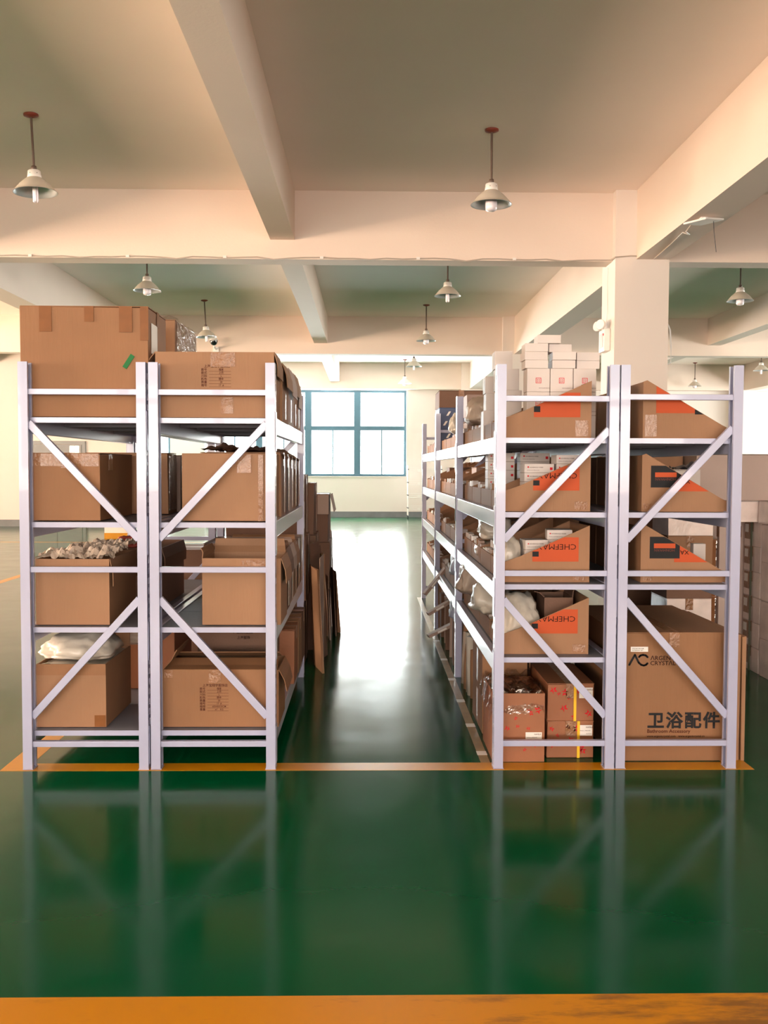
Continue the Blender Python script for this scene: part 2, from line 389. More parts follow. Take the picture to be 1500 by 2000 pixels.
# ------------------------------------------------------------------ pendant lamps
def lamp(x, y, kind, tilt=0.0, first=None):
    t = empty('pendant_lamp', (x, y, ZC))
    MB().lathe([(0, -.001), (.065, -.002), (.065, -.014), (.02, -.03), (.0, -.03)], 20).build('ceiling_rose', M_ROSE, t, smooth=True)
    for a in (0, 1):
        pass
    MB().lathe([(.011, -.02), (.011, -.475)], 10).build('rod', M_ROD, t, smooth=True)
    h = MB().lathe([(0, -.46), (.022, -.462), (.025, -.475), (.025, -.5), (.018, -.502)], 14).build('rod_coupling', M_ROD, t, smooth=True)
    n = MB().lathe([(.0, -.498), (.045, -.50), (.056, -.507), (.060, -.545), (.064, -.568), (.05, -.57)], 24).build('socket_cap', M_WPLAS, t, smooth=True)
    for k in range(6):
        a = k * math.pi/3 + .2
        MB().lathe([(0, .001), (.004, .0)], 8).build('vent_hole', M_BLACK, n, loc=(0, 0, 0)).matrix_local = Matrix.Translation((.0605*math.cos(a), .0605*math.sin(a), -.535)) @ Vector((math.cos(a), math.sin(a), 0)).to_track_quat('Z', 'Y').to_matrix().to_4x4()
    prof = [(.055, -.562), (.085, -.583), (.13, -.622), (.168, -.668), (.190, -.695), (.194, -.697)]
    MB().lathe(prof, 32).build('shade', M_SHADE, t, smooth=True)
    MB().lathe([(r-.004, z-.003) for r, z in prof[:-1]] + [(.194, -.698)], 32).build('shade_lining', M_SHADEIN, t, smooth=True)
    if kind == 'globe':
        MB().lathe([(0, -.575), (.048, -.578), (.056, -.60), (.056, -.725), (.050, -.748), (.03, -.758), (0, -.761)], 20).build('bulb', M_BULB, t, smooth=True)
    else:
        b = MB()
        for k in range(3):
            a = k*2*math.pi/3 + .5
            for s in (-.35, .35):
                px, py = .018*math.cos(a+s), .018*math.sin(a+s)
                b.lathe([(.009, -.58), (.009, -.775), (.005, -.783), (0, -.785)], 8, (px, py, 0))
        b.build('bulb', M_BULB, t, smooth=True)
    t.rotation_euler = (0, tilt, 0)
    return t
LAMPS = [
 (1.16, 9.02, 'globe', 0, 'nearest hanging lamp, over the aisle, cream shade and wide milky bulb'),
 (-3.04, 8.75, 'tube', R(-2.5), 'nearest left hanging lamp, tilted cream shade with long tube bulb'),
 (-3.10, 13.5, 'globe', 0, 'hanging lamp with milky bulb behind the first ceiling beam, above the left rack'),
 (1.15, 13.75, 'tube', 0, 'hanging lamp with tube bulb just behind the first beam, above the aisle'),
 (1.14, 18.55, 'globe', 0, 'hanging lamp with milky bulb and full rod, before the second beam, above the aisle'),
 (-3.10, 18.2, 'tube', R(-3), 'hanging lamp with tube bulb beside the black dome camera'),
 (5.49, 14.0, 'globe', 0, 'hanging lamp with milky bulb right of the square column'),
 (1.13, 23.2, 'tube', 0, 'hanging lamp cut off by the second beam, over the aisle near the window'),
 (1.09, 27.8, 'globe', 0, 'farthest hanging lamp on the aisle, nearest to the bright window'),
 (9.75, 28.2, 'globe', 0, 'farthest hanging lamp on the right, before the bright cream wall'),
 (9.86, 23.7, 'tube', 0, 'small hanging lamp at the right border, near the far wall'),
 (5.49, 23.5, 'tube', 0, 'hanging lamp seen just left of the column over the white boxes'),
]
for x, y, k, tl, lb in LAMPS:
    t = lamp(x, y, k, tl); tag(t, lb, 'lamp', 'hanging lamps under the ceiling')

# ------------------------------------------------------------------ fittings on ceiling and column
t = empty('emergency_light', (2.83, 11.2, 3.0), label='white twin spot emergency light fixed to the side of the square column', cat='lamp')
MB().box(-.075, 0, -.13, .13, -.13, .13).build('housing', M_WPLAS, t, bevel=.012)
MB().box(-.080, -.074, -.07, .07, -.08, .08).build('front_panel', mat('grey_plastic', (.5, .47, .45), .4), t)
MB().box(-.079, -.073, -.115, -.08, .05, .075).build('red_indicator', M_RED, t)
for yy in (-.07, .07):
    h = MB().lathe([(0, 0), (.018, .0), (.055, .045), (.062, .075), (.058, .08)], 18).build('spot_head', M_WPLAS, t, smooth=True)
    h.matrix_local = Matrix.Translation((-.06, yy+.02, .175)) @ Vector((-.75, -.65, .05)).to_track_quat('Z', 'Y').to_matrix().to_4x4()
    MB().lathe([(0, .079), (.057, .079)], 18).build('lens', mat('bright_lens', (.85, .83, .85), .1, coat=1), h)
    MB().tube([(-.03, yy, .13), (-.035, yy, .175)], .01).build('swivel', M_WPLAS, t)
cab = MB().tube([(2.824, 11.22, 3.86), (2.826, 11.23, 3.5), (2.822, 11.2, 3.36), (2.81, 11.2, 3.13)], .004).build('hanging_cable', M_WPLAS)
tag(cab, 'thin white cable running down the column to the emergency light', 'cable')
cab = MB().tube([(3.462, 11.0, 3.2), (3.49, 10.95, 3.1), (3.50, 10.94, 2.9), (3.50, 10.95, 2.72), (3.462, 11.0, 2.70)], .008).build('hanging_cable', M_WPLAS)
tag(cab, 'white cable loop on the right edge of the square column', 'cable')
# cable along the lower edge of the first beam
pts = []
rnd = random.Random(3)
for i in range(61):
    x = -8.3 + i * .185
    if x > 2.78: break
    pts.append((x, 11.025, 3.905 + .006*math.sin(i*1.7) - (.02 if i % 6 == 3 else 0)))
pts += [(2.80, 11.0, 3.90), (2.826, 10.89, 3.91), (3.0, 10.89, 3.925), (3.3, 10.89, 3.92), (3.43, 10.89, 3.895)]
t = MB().tube(pts, .008).build('beam_cable', M_WIRE); tag(t, 'long thin cable clipped along the bottom edge of the first ceiling beam', 'cable')
for i in range(0, 60, 6):
    MB().box(-8.3+i*.185-.02, -8.3+i*.185+.02, 11.012, 11.03, 3.895, 3.922).build('cable_clip', M_WPLAS, t)
# access point hanging under the longitudinal beam
t = empty('ceiling_panel_device', (3.20, 9.1, 3.855), label='flat white panel device hanging crooked under the right ceiling beam with loose wire', cat='device')
pl = MB().box(-.115, .115, -.15, .15, -.010, .010).build('housing', M_WPLAS, t, bevel=.008); pl.rotation_euler = (R(3), R(-4), R(24))
MB().tube([(-.08, .10, .0), (-.1, .2, -.05), (-.03, .3, -.05), (-.03, .5, .02), (.02, 1.0, .029), (.06, 1.75, .03)], .006).build('wire', M_WIRE, t)
MB().tube([(.08, -.05, -.01), (.085, -.05, -.1), (.11, -.05, -.30)], .003).build('dangling_wire', M_DARK, t)
MB().box(-.03, .03, -.03, .03, .005, .035).build('mount', M_WPLAS, t)
# dome camera on a wall arm
t = empty('dome_camera', (-3.17, 20.02, 4.02), label='small black dome camera on white wall arm fixed to the second beam', cat='camera')
MB().box(-.06, .06, -.03, .0, -.12, .0).build('wall_plate', M_WPLAS, t, bevel=.006)
MB().tube([(0, -.02, -.05), (0, -.25, -.02), (0, -.3, .09)], .02, 8).build('arm', M_WPLAS, t)
MB().lathe([(0, .16), (.06, .15), (.085, .12), (.085, .09)], 20, (0, -.3, 0)).build('camera_body', M_WPLAS, t, smooth=True)
MB().lathe([(.08, .09), (.078, .05), (.055, .01), (.03, -.005), (0, -.01)], 20, (0, -.3, 0)).build('dome', mat('black_dome', (.01, .012, .015), .1, coat=1), t, smooth=True)

# ------------------------------------------------------------------ storage racks
Y0 = 4.63; PW, PD, PH = .046, .070, 2.0; BAY = 2.07
def upright_mesh():
    mb = MB()                     # open side faces +X; outer web on -X side
    W, D, T = PW, PD, .003
    mb.box(0, W, 0, T, 0, PH); mb.box(0, W, D-T, D, 0, PH)      # front and back flange
    mb.box(W-T, W, T, .016, 0, PH); mb.box(W-T, W, D-.016, D-T, 0, PH)   # lips
    mb.box(0, T, T, .024, 0, PH); mb.box(0, T, D-.024, D-T, 0, PH)  # web strips beside the slots
    z = 0.0
    while z < PH - .05:
        mb.box(0, T, .024, D-.024, z, z+.018); z += .05
    mb.box(0, T, .024, D-.024, z, PH)
    mb.box(-.002, W+.004, -.0, D, 0, .004)
    me = mb.build('upright', M_STEEL); m = me.data; bpy.data.objects.remove(me); return m
ME_UP = upright_mesh()
def rack(x0, x1, levels, bays, label, dia, full_levels=None, top_brace=1.857, mid_brace=.99, low_brace=.125):
    """levels: heights of the shelf tops; dia: x-direction of the upper diagonal (+1: high at x0)"""
    t = empty('storage_rack', ((x0+x1)/2, Y0, 0), label=label, cat='rack', group='white steel storage racks')
    W = x1 - x0; hx = W/2
    for i in range(bays+1):
        yy = i*BAY
        for s in (-1, 1):
            o = bpy.data.objects.new('upright', ME_UP); COL.objects.link(o); o.parent = t
            o.location = (s*hx, yy if s < 0 else yy+PD, 0); o.rotation_euler = (0, 0, 0 if s < 0 else math.pi)
        ix = hx - PW + .004
        for z in (top_brace, mid_brace, low_brace):
            MB().box(-ix, ix, yy+.012, yy+.042, z-.014, z+.014).build('brace', M_STEEL, t, bevel=.002)
        for z1_, z0_, dd in ((top_brace-.15, 1.14, dia), (.845, .26, -dia)):
            MB().bar((-dd*ix, yy+.027, z1_), (dd*ix, yy+.027, z0_), .036, .026).build('diagonal_brace', M_STEEL, t, bevel=.002)
    for b in range(bays):
        ya, yb = b*BAY+PD, (b+1)*BAY
        for lz in levels:
            for s in (-1, 1):
                xa = s*(hx-.004); xb = s*(hx-.040)
                xa, xb = min(xa, xb), max(xa, xb)
                bm_ = MB().box(xa, xb, ya+.002, yb-.002, lz-.078, lz+.004).build('beam', M_STEEL, t, bevel=.003)
                for ye in (ya-.055, yb-.002):
                    xo = s*(hx+.0005)
                    MB().box(min(xo, xo+s*.003), max(xo, xo+s*.003), ye, ye+.057, lz-.16, lz+.03).build('beam_connector', M_STEEL, bm_)
            # steel deck, panel by panel, with folded edges
            n = 4; L = (yb-ya)/n
            for k in range(n):
                p = MB(); a, c = ya+k*L+.003, ya+(k+1)*L-.003
                if k == 0: a = b*BAY+.046
                p.box(-hx+.042, hx-.042, a, c, lz-.003, lz-.001)
                p.box(-hx+.042, hx-.042, a, a+.002, lz-.026, lz-.003); p.box(-hx+.042, hx-.042, c-.002, c, lz-.026, lz-.003)
                p.box(-hx+.042, hx-.042, (a+c)/2-.02, (a+c)/2+.02, lz-.018, lz-.003)
                pp = p.build('shelf_panel', M_PANEL, t)
                if k == 0: MB().box(-hx+.042, hx-.042, a-.002, a, lz-.027, lz-.001).build('front_lip', M_STEEL, pp)
    return t
LA = [1.735, 1.222, .702, .186]
LC = [1.645, 1.277, .918, .552]
rack(-1.690, -1.075, LA, 1, 'white steel rack on the far left, holding the tallest brown box', 1)
rack(-1.062, -.450, LA, 1, 'white steel rack left of the aisle with printed cartons', -1)
rack(.632, 1.232, LC, 3, 'long white steel rack right of the aisle with cut-down bins', -1, top_brace=1.835, mid_brace=.975)
rack(1.240, 1.842, LC[:3], 3, 'white steel rack on the far right above the largest printed box', -1, top_brace=1.845, mid_brace=.975)

# ------------------------------------------------------------------ boxes
def jitter_box(mb, j, seed):
    r = random.Random(seed)
    mb.v = [(x + r.uniform(-j, j), y + r.uniform(-j, j), z + (r.uniform(-j, j) if z > .02 else 0)) for x, y, z in mb.v]
SEED = [0]
def carton(label, x0, x1, y0, y1, z0, z1, m=M_CARD, name='cardboard_box', group=None, flaps=None, tape=M_TAPE2, rz=0, taped=True, cat='box', j=.003):
    """closed when flaps is None; flaps = {'F','B','L','R': degrees folded outward from upright}"""
    SEED[0] += 1
    cx, cy = (x0+x1)/2, (y0+y1)/2; a, b, h = (x1-x0)/2, (y1-y0)/2, z1-z0
    t = empty(name, (cx, cy, z0), rz, label, cat, group)
    if flaps is None:
        mb = MB().box(-a, a, -b, b, 0, h-.004); jitter_box(mb, j, SEED[0]); mb.build('carton_body', m, t, bevel=.004)
        lo = a < b
        if lo:
            for s in (-1, 1):
                MB().box(min(s*.002, s*a)+.002*0, max(s*.002, s*a), -b, b, h-.0035, h).build('top_flap', m, t)
        else:
            for s in (-1, 1):
                MB().box(-a, a, min(s*.002, s*b), max(s*.002, s*b), h-.0035, h).build('top_flap', m, t)
        if taped:
            tw = .026
            if lo: MB().box(-tw, tw, -b-.0045, b+.0045, h, h+.0008).box(-tw, tw, -b-.0045, -b-.0035, h-.075, h).box(-tw, tw, b+.0035, b+.0045, h-.075, h).build('tape_strip', tape, t)
            else: MB().box(-a-.0045, a+.0045, -tw, tw, h, h+.0008).box(-a-.0045, -a-.0035, -tw, tw, h-.075, h).box(a+.0035, a+.0045, -tw, tw, h-.075, h).build('tape_strip', tape, t)
    else:
        T = .005
        mb = MB().box(-a, a, -b, -b+T, 0, h).box(-a, a, b-T, b, 0, h).box(-a, -a+T, -b+T, b-T, 0, h).box(a-T, a, -b+T, b-T, 0, h).box(-a+T, a-T, -b+T, b-T, 0, T)
        mb.build('carton_body', m, t)
        for k, ang in flaps.items():
            ln = min(a, b)*.8
            if isinstance(ang, tuple): ang, ln = ang
            wd = (a if k in 'FB' else b) - .006
            f = MB()
            # flap in local frame: hinge on X axis, extends up +Z, slight trapezoid and bow
            vs = []
            for i, (u, sc, dy) in enumerate(((0, 1, 0), (.5, .985, .008), (1, .96, .0))):
                for s in (-1, 1):
                    for th in (0, T*.8): vs.append((s*wd*sc, dy+th-T*.4, u*ln))
            fs = []
            for i in range(2):
                q = i*4
                fs += [(q, q+2, q+6, q+4), (q+1, q+5, q+7, q+3), (q, q+4, q+5, q+1), (q+2, q+3, q+7, q+6)]
            fs += [(0, 1, 3, 2), (8, 10, 11, 9)]
            f.add(vs, fs)
            o = f.build('flap', m, t)
            ya = {'F': 0, 'B': math.pi, 'R': math.pi/2, 'L': -math.pi/2}[k]
            hx, hy = {'F': (0, -b), 'B': (0, b), 'R': (a, 0), 'L': (-a, 0)}[k]
            o.matrix_local = Matrix.Translation((hx, hy, h+.001)) @ Matrix.Rotation(ya, 4, 'Z') @ Matrix.Rotation(R(ang), 4, 'X')
    return t
def patch(t, name, m, x0, x1, z0, z1, y, rot=0.0):
    """thin strip on a front face (local coordinates)"""
    cx, cz = (x0+x1)/2, (z0+z1)/2
    o = MB().box(-(x1-x0)/2, (x1-x0)/2, -.0006, .0006, -(z1-z0)/2, (z1-z0)/2).build(name, m, t)
    o.location = (cx, y, cz); o.rotation_euler = (0, rot, 0); return o
def side_patch(t, name, m, y0, y1, z0, z1, x):
    return MB().box(x-.0006, x+.0006, y0, y1, z0, z1).build(name, m, t)
def sheet(name, m, parent, x0, x1, y0, y1, z, amp, seed, n=26, sc=9, drop=None, smooth=True, kind=None):
    """crumpled plastic sheet"""
    vs = []; fs = []
    for i in range(n):
        for k in range(n):
            u, v = i/(n-1), k/(n-1)
            x = x0+(x1-x0)*u; y = y0+(y1-y0)*v
            p = Vector((x*sc+seed, y*sc, seed*1.7))
            hh = abs(noise.noise(p))*1.5 + .6*abs(noise.noise(p*2.3)) + .25*noise.noise(p*5)
            zz = z + amp*hh
            if drop: zz += drop(u, v)
            vs.append((x + .012*noise.noise(p*1.3), y + .012*noise.noise(p*1.9), zz))
    for i in range(n-1):
        for k in range(n-1): fs.append((i*n+k, (i+1)*n+k, (i+1)*n+k+1, i*n+k+1))
    return MB().add(vs, fs).build(name, m, parent, smooth=smooth)
def bag(label, x, y, z, sx, sy, sz, m=M_BAG, seed=1, name='plastic_bag', group=None, rz=0, cat='bag', neck=None):
    bm = bmesh.new(); bmesh.ops.create_icosphere(bm, subdivisions=4, radius=1)
    for v in bm.verts:
        p = v.co.copy(); n_ = noise.noise(p*1.6+Vector((seed, 0, 0)))*.22 + (.5-abs(noise.noise(p*3.1+Vector((0, seed, 0)))))*.16 + noise.noise(p*7+Vector((0, 0, seed)))*.05
        e = Vector((math.copysign(abs(p.x)**.7, p.x), math.copysign(abs(p.y)**.7, p.y), p.z))
        v.co = e*(.88+n_)
        zz = v.co.z if v.co.z > 0 else v.co.z*.42
        v.co.x *= sx/2; v.co.y *= sy/2; v.co.z = max(zz*sz*.72 + sz*.28, .004*abs(n_))
    o = bm_obj(bm, name, m, None, (x, y, z), smooth=True); o.rotation_euler = (0, 0, rz)
    tag(o, label, cat, group)
    if neck:
        nk = MB(); nk.tube([Vector((0, 0, sz*.8)) + Vector(neck)*f for f in (0, .35, .7, 1)], .018, 8)
        for i, v in enumerate(nk.v):
            pass
        kb = bpy.data.objects
        c = MB().lathe([(.02, 0), (.026, .02), (.04, .05), (.055, .085)], 12).build('bag_neck', m, o, smooth=True)
        c.matrix_local = Matrix.Translation(Vector(neck)) @ Vector(neck).to_track_quat('Z', 'Y').to_matrix().to_4x4()
    return o

SHIP_ROWS = [('款号', '福星'), ('款式', '上衣'), ('尺码', 'L'), ('颜色', '精金'), ('数量', '20'), ('箱号', '17  #'), ('箱规', '60X40X30CM'), ('重量', 'm³    KG')]
def shipping_print(t, x, z, y, rows=8, s=1.0):
    bm = bmesh.new()
    text_bm(bm, '上海宝翔宇服饰店', .0158*s, x+.012*s, z, y)
    for i, (a, b) in enumerate(SHIP_ROWS[:rows]):
        zz = z - (.0165+.0150*i)*s
        text_bm(bm, a, .0142*s, x-.002*s, zz, y)
        cx = x+.095*s
        text_bm(bm, b, .0130*s, cx, zz+.001*s, y, align='CENTER', squash=.9)
        bm_quad(bm, x+.036*s, x+.142*s, zz-.003*s, zz-.0018*s, y)
    return bm_obj(bm, 'printed_shipping_form', M_INKR, t)

# ---- far left rack, top shelf
t = carton('huge brown carton with brown tape patches and green strip, top of the far left rack', -1.704, -1.080, 4.715, 5.13, 1.739, 2.282, M_CARD, tape=M_TAPE)
fy = -.2085-.0035
for x0, x1, hgt in ((-.218, -.158, .125), (.002, .048, .075), (.172, .236, .125), (.275, .315, .165)):
    patch(t, 'tape_patch', M_TAPE, x0, x1, .541-hgt, .541, fy)
patch(t, 'green_tape', M_GREEN, .205, .228, .235, .31, fy, R(33))
side_patch(t, 'paper_label', M_LABEL, -.15, -.02, .32, .47, .3158)
side_patch(t, 'paper_label', M_LABEL, .03, .10, .25, .31, .3158)
t = carton('brown carton wrapped in film, behind the huge carton on the far left rack top', -1.50, -1.085, 5.41, 6.05, 1.739, 2.325, M_CARD2)
sheet('stretch_film', M_FILM, t, -.2, .215, -.33, .33, .585, .02, 4)
side_patch(t, 'stretch_film_side', M_FILM, -.31, .31, .05, .58, .215)
carton('reddish brown carton peeking up third on the far left rack top', -1.50, -1.09, 6.14, 6.58, 1.739, 2.22, M_CARD4)
# ---- far left rack, second shelf
t = carton('brown carton with shiny clear tape along its top, second shelf of far left rack', -1.655, -1.322, 4.72, 5.36, 1.226, 1.562, M_CARD)
patch(t, 'tape_strip', M_TAPE2, -.16, .16, .27, .332, -.3235)
side_patch(t, 'tape_strip', M_TAPE2, -.18, -.10, .25, .33, .170)
for i, (ya, yb, xr) in enumerate(((5.42, 5.66, -1.135), (5.68, 5.90, -1.115), (5.92, 6.20, -1.13), (6.22, 6.55, -1.12))):
    t = carton('film-wrapped carton, %s from the front behind the taped one, far left rack second shelf' % ORD[i], -1.60, xr, ya, yb, 1.226, 1.575-.01*i, M_CARD5 if i % 2 else M_CARD2, group='film-wrapped cartons on the far left rack')
    side_patch(t, 'stretch_film', M_FILM, -(yb-ya)/2+.01, (yb-ya)/2-.01, .02, .33, (xr+1.60)/2+.006)
# ---- far left rack, third shelf
t = carton('open brown carton heaped with crumpled pale plastic, third shelf of far left rack', -1.648, -1.283, 4.72, 5.25, .706, 1.035, M_CARD2, flaps={'R': (174, .14)})
sheet('crumpled_plastic', M_BAG2, t, -.182, .200, -.268, .268, .312, .045, 9, n=56, sc=15, smooth=False, drop=lambda u, v: .05*v*u+.012)
bag('crumpled red plastic wrap lying on the heap in the third shelf carton', -1.34, 5.35, 1.04, .17, .16, .07, M_REDP, 5, 'red_plastic_wrap', cat='plastic')
carton('dark carton behind the heaped carton, third shelf of far left rack', -1.62, -1.15, 5.30, 5.95, .706, 1.04, M_CARD3, flaps={'R': (172, .12)})
# ---- far left rack, bottom shelf
t = carton('open brown carton under the grey bag, bottom shelf of far left rack', -1.650, -1.305, 4.72, 5.22, .190, .508, M_CARD2, flaps={'B': 25})
patch(t, 'folded_rim', M_CARD, -.1725, .1725, .262, .318, -.2515)
patch(t, 'tape_patch', M_TAPE, .115, .17, .002, .06, -.2515)
sheet('plastic_liner', M_BAG, t, -.165, .165, -.243, .243, .29, .03, 3, n=20, sc=6)
bag('grey white plastic bag lying on the open carton, bottom shelf of far left rack', -1.490, 4.98, .495, .39, .42, .15, M_BAG, 11)
bag('flat pinkish bag behind the grey white bag, bottom shelf of far left rack', -1.285, 5.36, .50, .22, .24, .09, M_BAG2, 13)
carton('reddish brown carton at the back, bottom shelf of far left rack', -1.56, -1.13, 5.55, 6.1, .190, .66, M_CARD4)

# ---- rack left of the aisle, top shelf
t = carton('wide brown carton with printed shipping form, top of rack left of the aisle', -1.047, -.462, 4.72, 5.03, 1.739, 2.062, M_CARD2, flaps={'R': (172, .12), 'B': (40, .03), 'L': (150, .10)})
shipping_print(t, -.02-.045, .247, -.1565, rows=6, s=1.02)
patch(t, 'tape_patch', M_TAPE2, -.02, .10, .25, .32, -.1562)
patch(t, 'tape_patch', M_TAPE2, .03, .09, .02, .10, -.1562)
for i, (ya, yb, zt) in enumerate(((5.06, 5.46, 2.045), (5.49, 5.88, 2.065), (5.91, 6.28, 2.075), (6.30, 6.60, 2.05))):
    t = carton('film-wrapped carton, %s behind the printed one, top of rack left of the aisle' % ORD[i], -1.02, -.452-.004*i, ya, yb, 1.739, zt, M_CARD5 if i % 2 else M_CARD2, flaps={'R': (168+3*i, .13+.03*(i % 2)), 'B': (25, .03)}, group='cartons in line on top of the rack left of the aisle')
    side_patch(t, 'tape_strip', M_TAPE2, -.03, .03, .02, .16, (xr_ := (-.452-.004*i+1.02)/2)+.001)
# ---- second shelf
t = carton('plain tan carton with strips of clear tape, second shelf left of the aisle', -.918, -.475, 4.72, 5.10, 1.226, 1.562, M_CARD2)
patch(t, 'tape_strip', M_TAPE2, .155, .180, 0, .33, -.194)
patch(t, 'tape_patch', M_TAPE2, .05, .12, .24, .33, -.194)
for i, ya in enumerate((5.13, 5.43, 5.73, 6.03, 6.33)):
    t = carton('tall taped carton, %s behind the tan one, second shelf left of the aisle' % ORD[i], -.90, -.466-.003*i, ya, ya+.27, 1.226, 1.575-.006*i, (M_CARD2, M_CARD3, M_CARD5)[i % 3], group='cartons in line on the second shelf left of the aisle')
    side_patch(t, 'tape_strip', M_TAPE2, -.03, .03, .02, .33, .434/2+.008)
tag(sheet('brown_wrap', M_CARD3, None, -.90, -.46, 5.12, 6.45, 1.585, .035, 21, n=34, sc=7, drop=lambda u, v: -.05*max(0, u-.8)/.2), 'dark brown crumpled sheet draped over the second shelf cartons left of the aisle', 'plastic')
# ---- third shelf
t = carton('open tan carton with flaps up, third shelf left of the aisle', -.822, -.430, 4.72, 5.08, .706, 1.040, M_CARD2, flaps={'B': (-10, .075), 'L': (10, .05), 'R': (168, .13)})
patch(t, 'tape_patch', M_TAPE2, .0, .17, .28, .325, -.1812)
for i, ya in enumerate((5.12, 5.42, 5.72, 6.02, 6.32)):
    t = carton('shiny edged carton, %s behind the open tan one, third shelf left of the aisle' % ORD[i], -.86, -.440-.004*i, ya, ya+.27, .706, 1.05-.005*i, (M_CARD2, M_CARD3, M_CARD5)[(i+1) % 3], group='cartons in line on the third shelf left of the aisle', flaps={'R': (170, .14), 'B': (20, .03)} if i < 3 else None)
    side_patch(t, 'tape_strip', M_TAPE2, -.02, .05, .02, .33, .42/2+.004)
# ---- bottom shelf
t = carton('low open carton with large shipping form, bottom shelf left of the aisle', -1.022, -.442, 4.72, 5.08, .190, .478, M_CARD, flaps={'B': (-72, .16), 'F': (-80, .16), 'L': (-35, .12), 'R': (160, .12)})
shipping_print(t, .022-.125, .205, -.1812, rows=8, s=1.0)
patch(t, 'tape_patch', M_TAPE2, -.06, .0, .225, .287, -.1808)
patch(t, 'tape_patch', M_TAPE2, -.28, -.24, .25, .285, -.1808)
t = carton('dark carton with small label behind the printed one, bottom shelf left of the aisle', -.93, -.52, 5.20, 5.62, .190, .68, M_CARD3)
patch(t, 'paper_label', M_LABEL, -.12, -.07, .455, .47, -.2142)
bm = bmesh.new(); text_bm(bm, '产品说明图案', .018, -.01, .39, -.2143); text_bm(bm, '上海服饰', .018, .01, .36, -.2143); bm_obj(bm, 'printed_text', M_INK, t)
for i, ya in enumerate((5.66, 5.98, 6.30)):
    carton('brown carton, %s from the front along the aisle edge, bottom shelf left of the aisle' % ORD[i], -.80, -.436, ya, ya+.30, .190, .52, (M_CARD4, M_CARD2, M_CARD3)[i], group='cartons along the bottom shelf edge left of the aisle')

# ---- piles of cartons and flattened board beyond the rack left of the aisle
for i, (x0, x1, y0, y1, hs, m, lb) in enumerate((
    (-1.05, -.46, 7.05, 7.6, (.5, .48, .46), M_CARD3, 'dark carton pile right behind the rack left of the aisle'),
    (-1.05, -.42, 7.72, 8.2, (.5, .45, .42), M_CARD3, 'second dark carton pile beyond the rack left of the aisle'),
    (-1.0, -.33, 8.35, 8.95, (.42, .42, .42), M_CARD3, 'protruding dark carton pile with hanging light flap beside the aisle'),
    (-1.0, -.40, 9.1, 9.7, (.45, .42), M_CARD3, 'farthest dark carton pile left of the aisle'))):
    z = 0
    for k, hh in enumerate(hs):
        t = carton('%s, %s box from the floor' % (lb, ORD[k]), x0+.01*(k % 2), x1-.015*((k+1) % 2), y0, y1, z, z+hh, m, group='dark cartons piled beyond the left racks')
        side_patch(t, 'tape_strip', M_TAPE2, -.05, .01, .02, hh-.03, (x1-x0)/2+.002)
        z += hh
        if i == 2 and k == 2:
            f = MB().box(-.004, .0, -.26, .26, -.16, 0).build('hanging_flap', M_CARD5, t); f.location = ((x1-x0)/2+.012, 0, hh); f.rotation_euler = (0, R(-12), 0)
            for dy in (-.31,):
                o = MB().box((x1-x0)/2-.1, (x1-x0)/2+.0, -.004, 0, -.17, 0).build('hanging_flap', M_CARD5, t); o.location = (0.0, dy, hh-.005); o.rotation_euler = (R(-6), 0, 0)
rnd = random.Random(5)
for i in range(13):
    y = 6.98 + i*.19; hgt = rnd.uniform(.45, .95)
    o = MB().box(-.006, .006, -.16, .16, 0, hgt)
    jitter_box(o, .012, 50+i)
    o = o.build('flattened_cardboard', (M_CARD2, M_CARD5, M_CARD3)[i % 3])
    o.location = (-.385+rnd.uniform(-.012, .05) + (.05 if 8.2 < y < 9 else 0), y, .002 if i % 2 else .06); o.rotation_euler = (0, R(-rnd.uniform(1, 4)), R(rnd.uniform(-14, 14)))
    tag(o, 'flattened carton leaning on the dark piles left of the aisle, %s from the front' % ORD[i], 'cardboard', 'flattened cartons leaning beside the aisle')
    if i % 2 == 0: o.location.z = .002

for k in range(2):
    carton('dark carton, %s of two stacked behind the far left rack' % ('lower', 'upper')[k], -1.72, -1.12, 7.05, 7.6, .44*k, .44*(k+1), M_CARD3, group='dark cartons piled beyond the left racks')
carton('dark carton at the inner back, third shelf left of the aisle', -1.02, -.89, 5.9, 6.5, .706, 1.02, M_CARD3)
# ---- cut-down bins on the right racks
PROF_C = [(0, .10), (.085, .13), (.44, .29)]
def clip_bm(bm, a, b):
    """keep what lies below the line a-b (XZ)"""
    d = Vector((b[0]-a[0], 0, b[1]-a[1])).normalized(); nrm = Vector((-d.z, 0, d.x))
    if nrm.z < 0: nrm = -nrm
    bmesh.ops.bisect_plane(bm, geom=bm.verts[:]+bm.edges[:]+bm.faces[:], plane_co=Vector((a[0], 0, a[1])), plane_no=nrm, clear_outer=True)
BINM = {}
def bin_protos(side):
    """meshes of one cut-down carton; local x from the low (open) end (0) to the high end (.44) for side 'C', mirrored for 'D'"""
    if side in BINM: return BINM[side]
    D_, T = .455, .005
    if side == 'C': prof = [(0, 0), (.44, 0), (.44, .288), (.085, .13), (0, .10)]
    else: prof = [(0, 0), (.44, 0), (.44, .05), (.40, .07), (.02, .292), (0, .285)]
    mb = MB().prism(prof, 0, T).prism(prof, D_-T, D_)
    if side == 'C': mb.box(.44-T, .44, T, D_-T, 0, .286).box(0, T, T, D_-T, 0, .098)
    else: mb.box(0, T, T, D_-T, 0, .284).box(.44-T, .44, T, D_-T, 0, .048)
    mb.box(T, .44-T, T, D_-T, 0, T)
    o = mb.build('bin_body', M_CARD2); me = o.data; bpy.data.objects.remove(o)
    BINM[side] = me
    return me
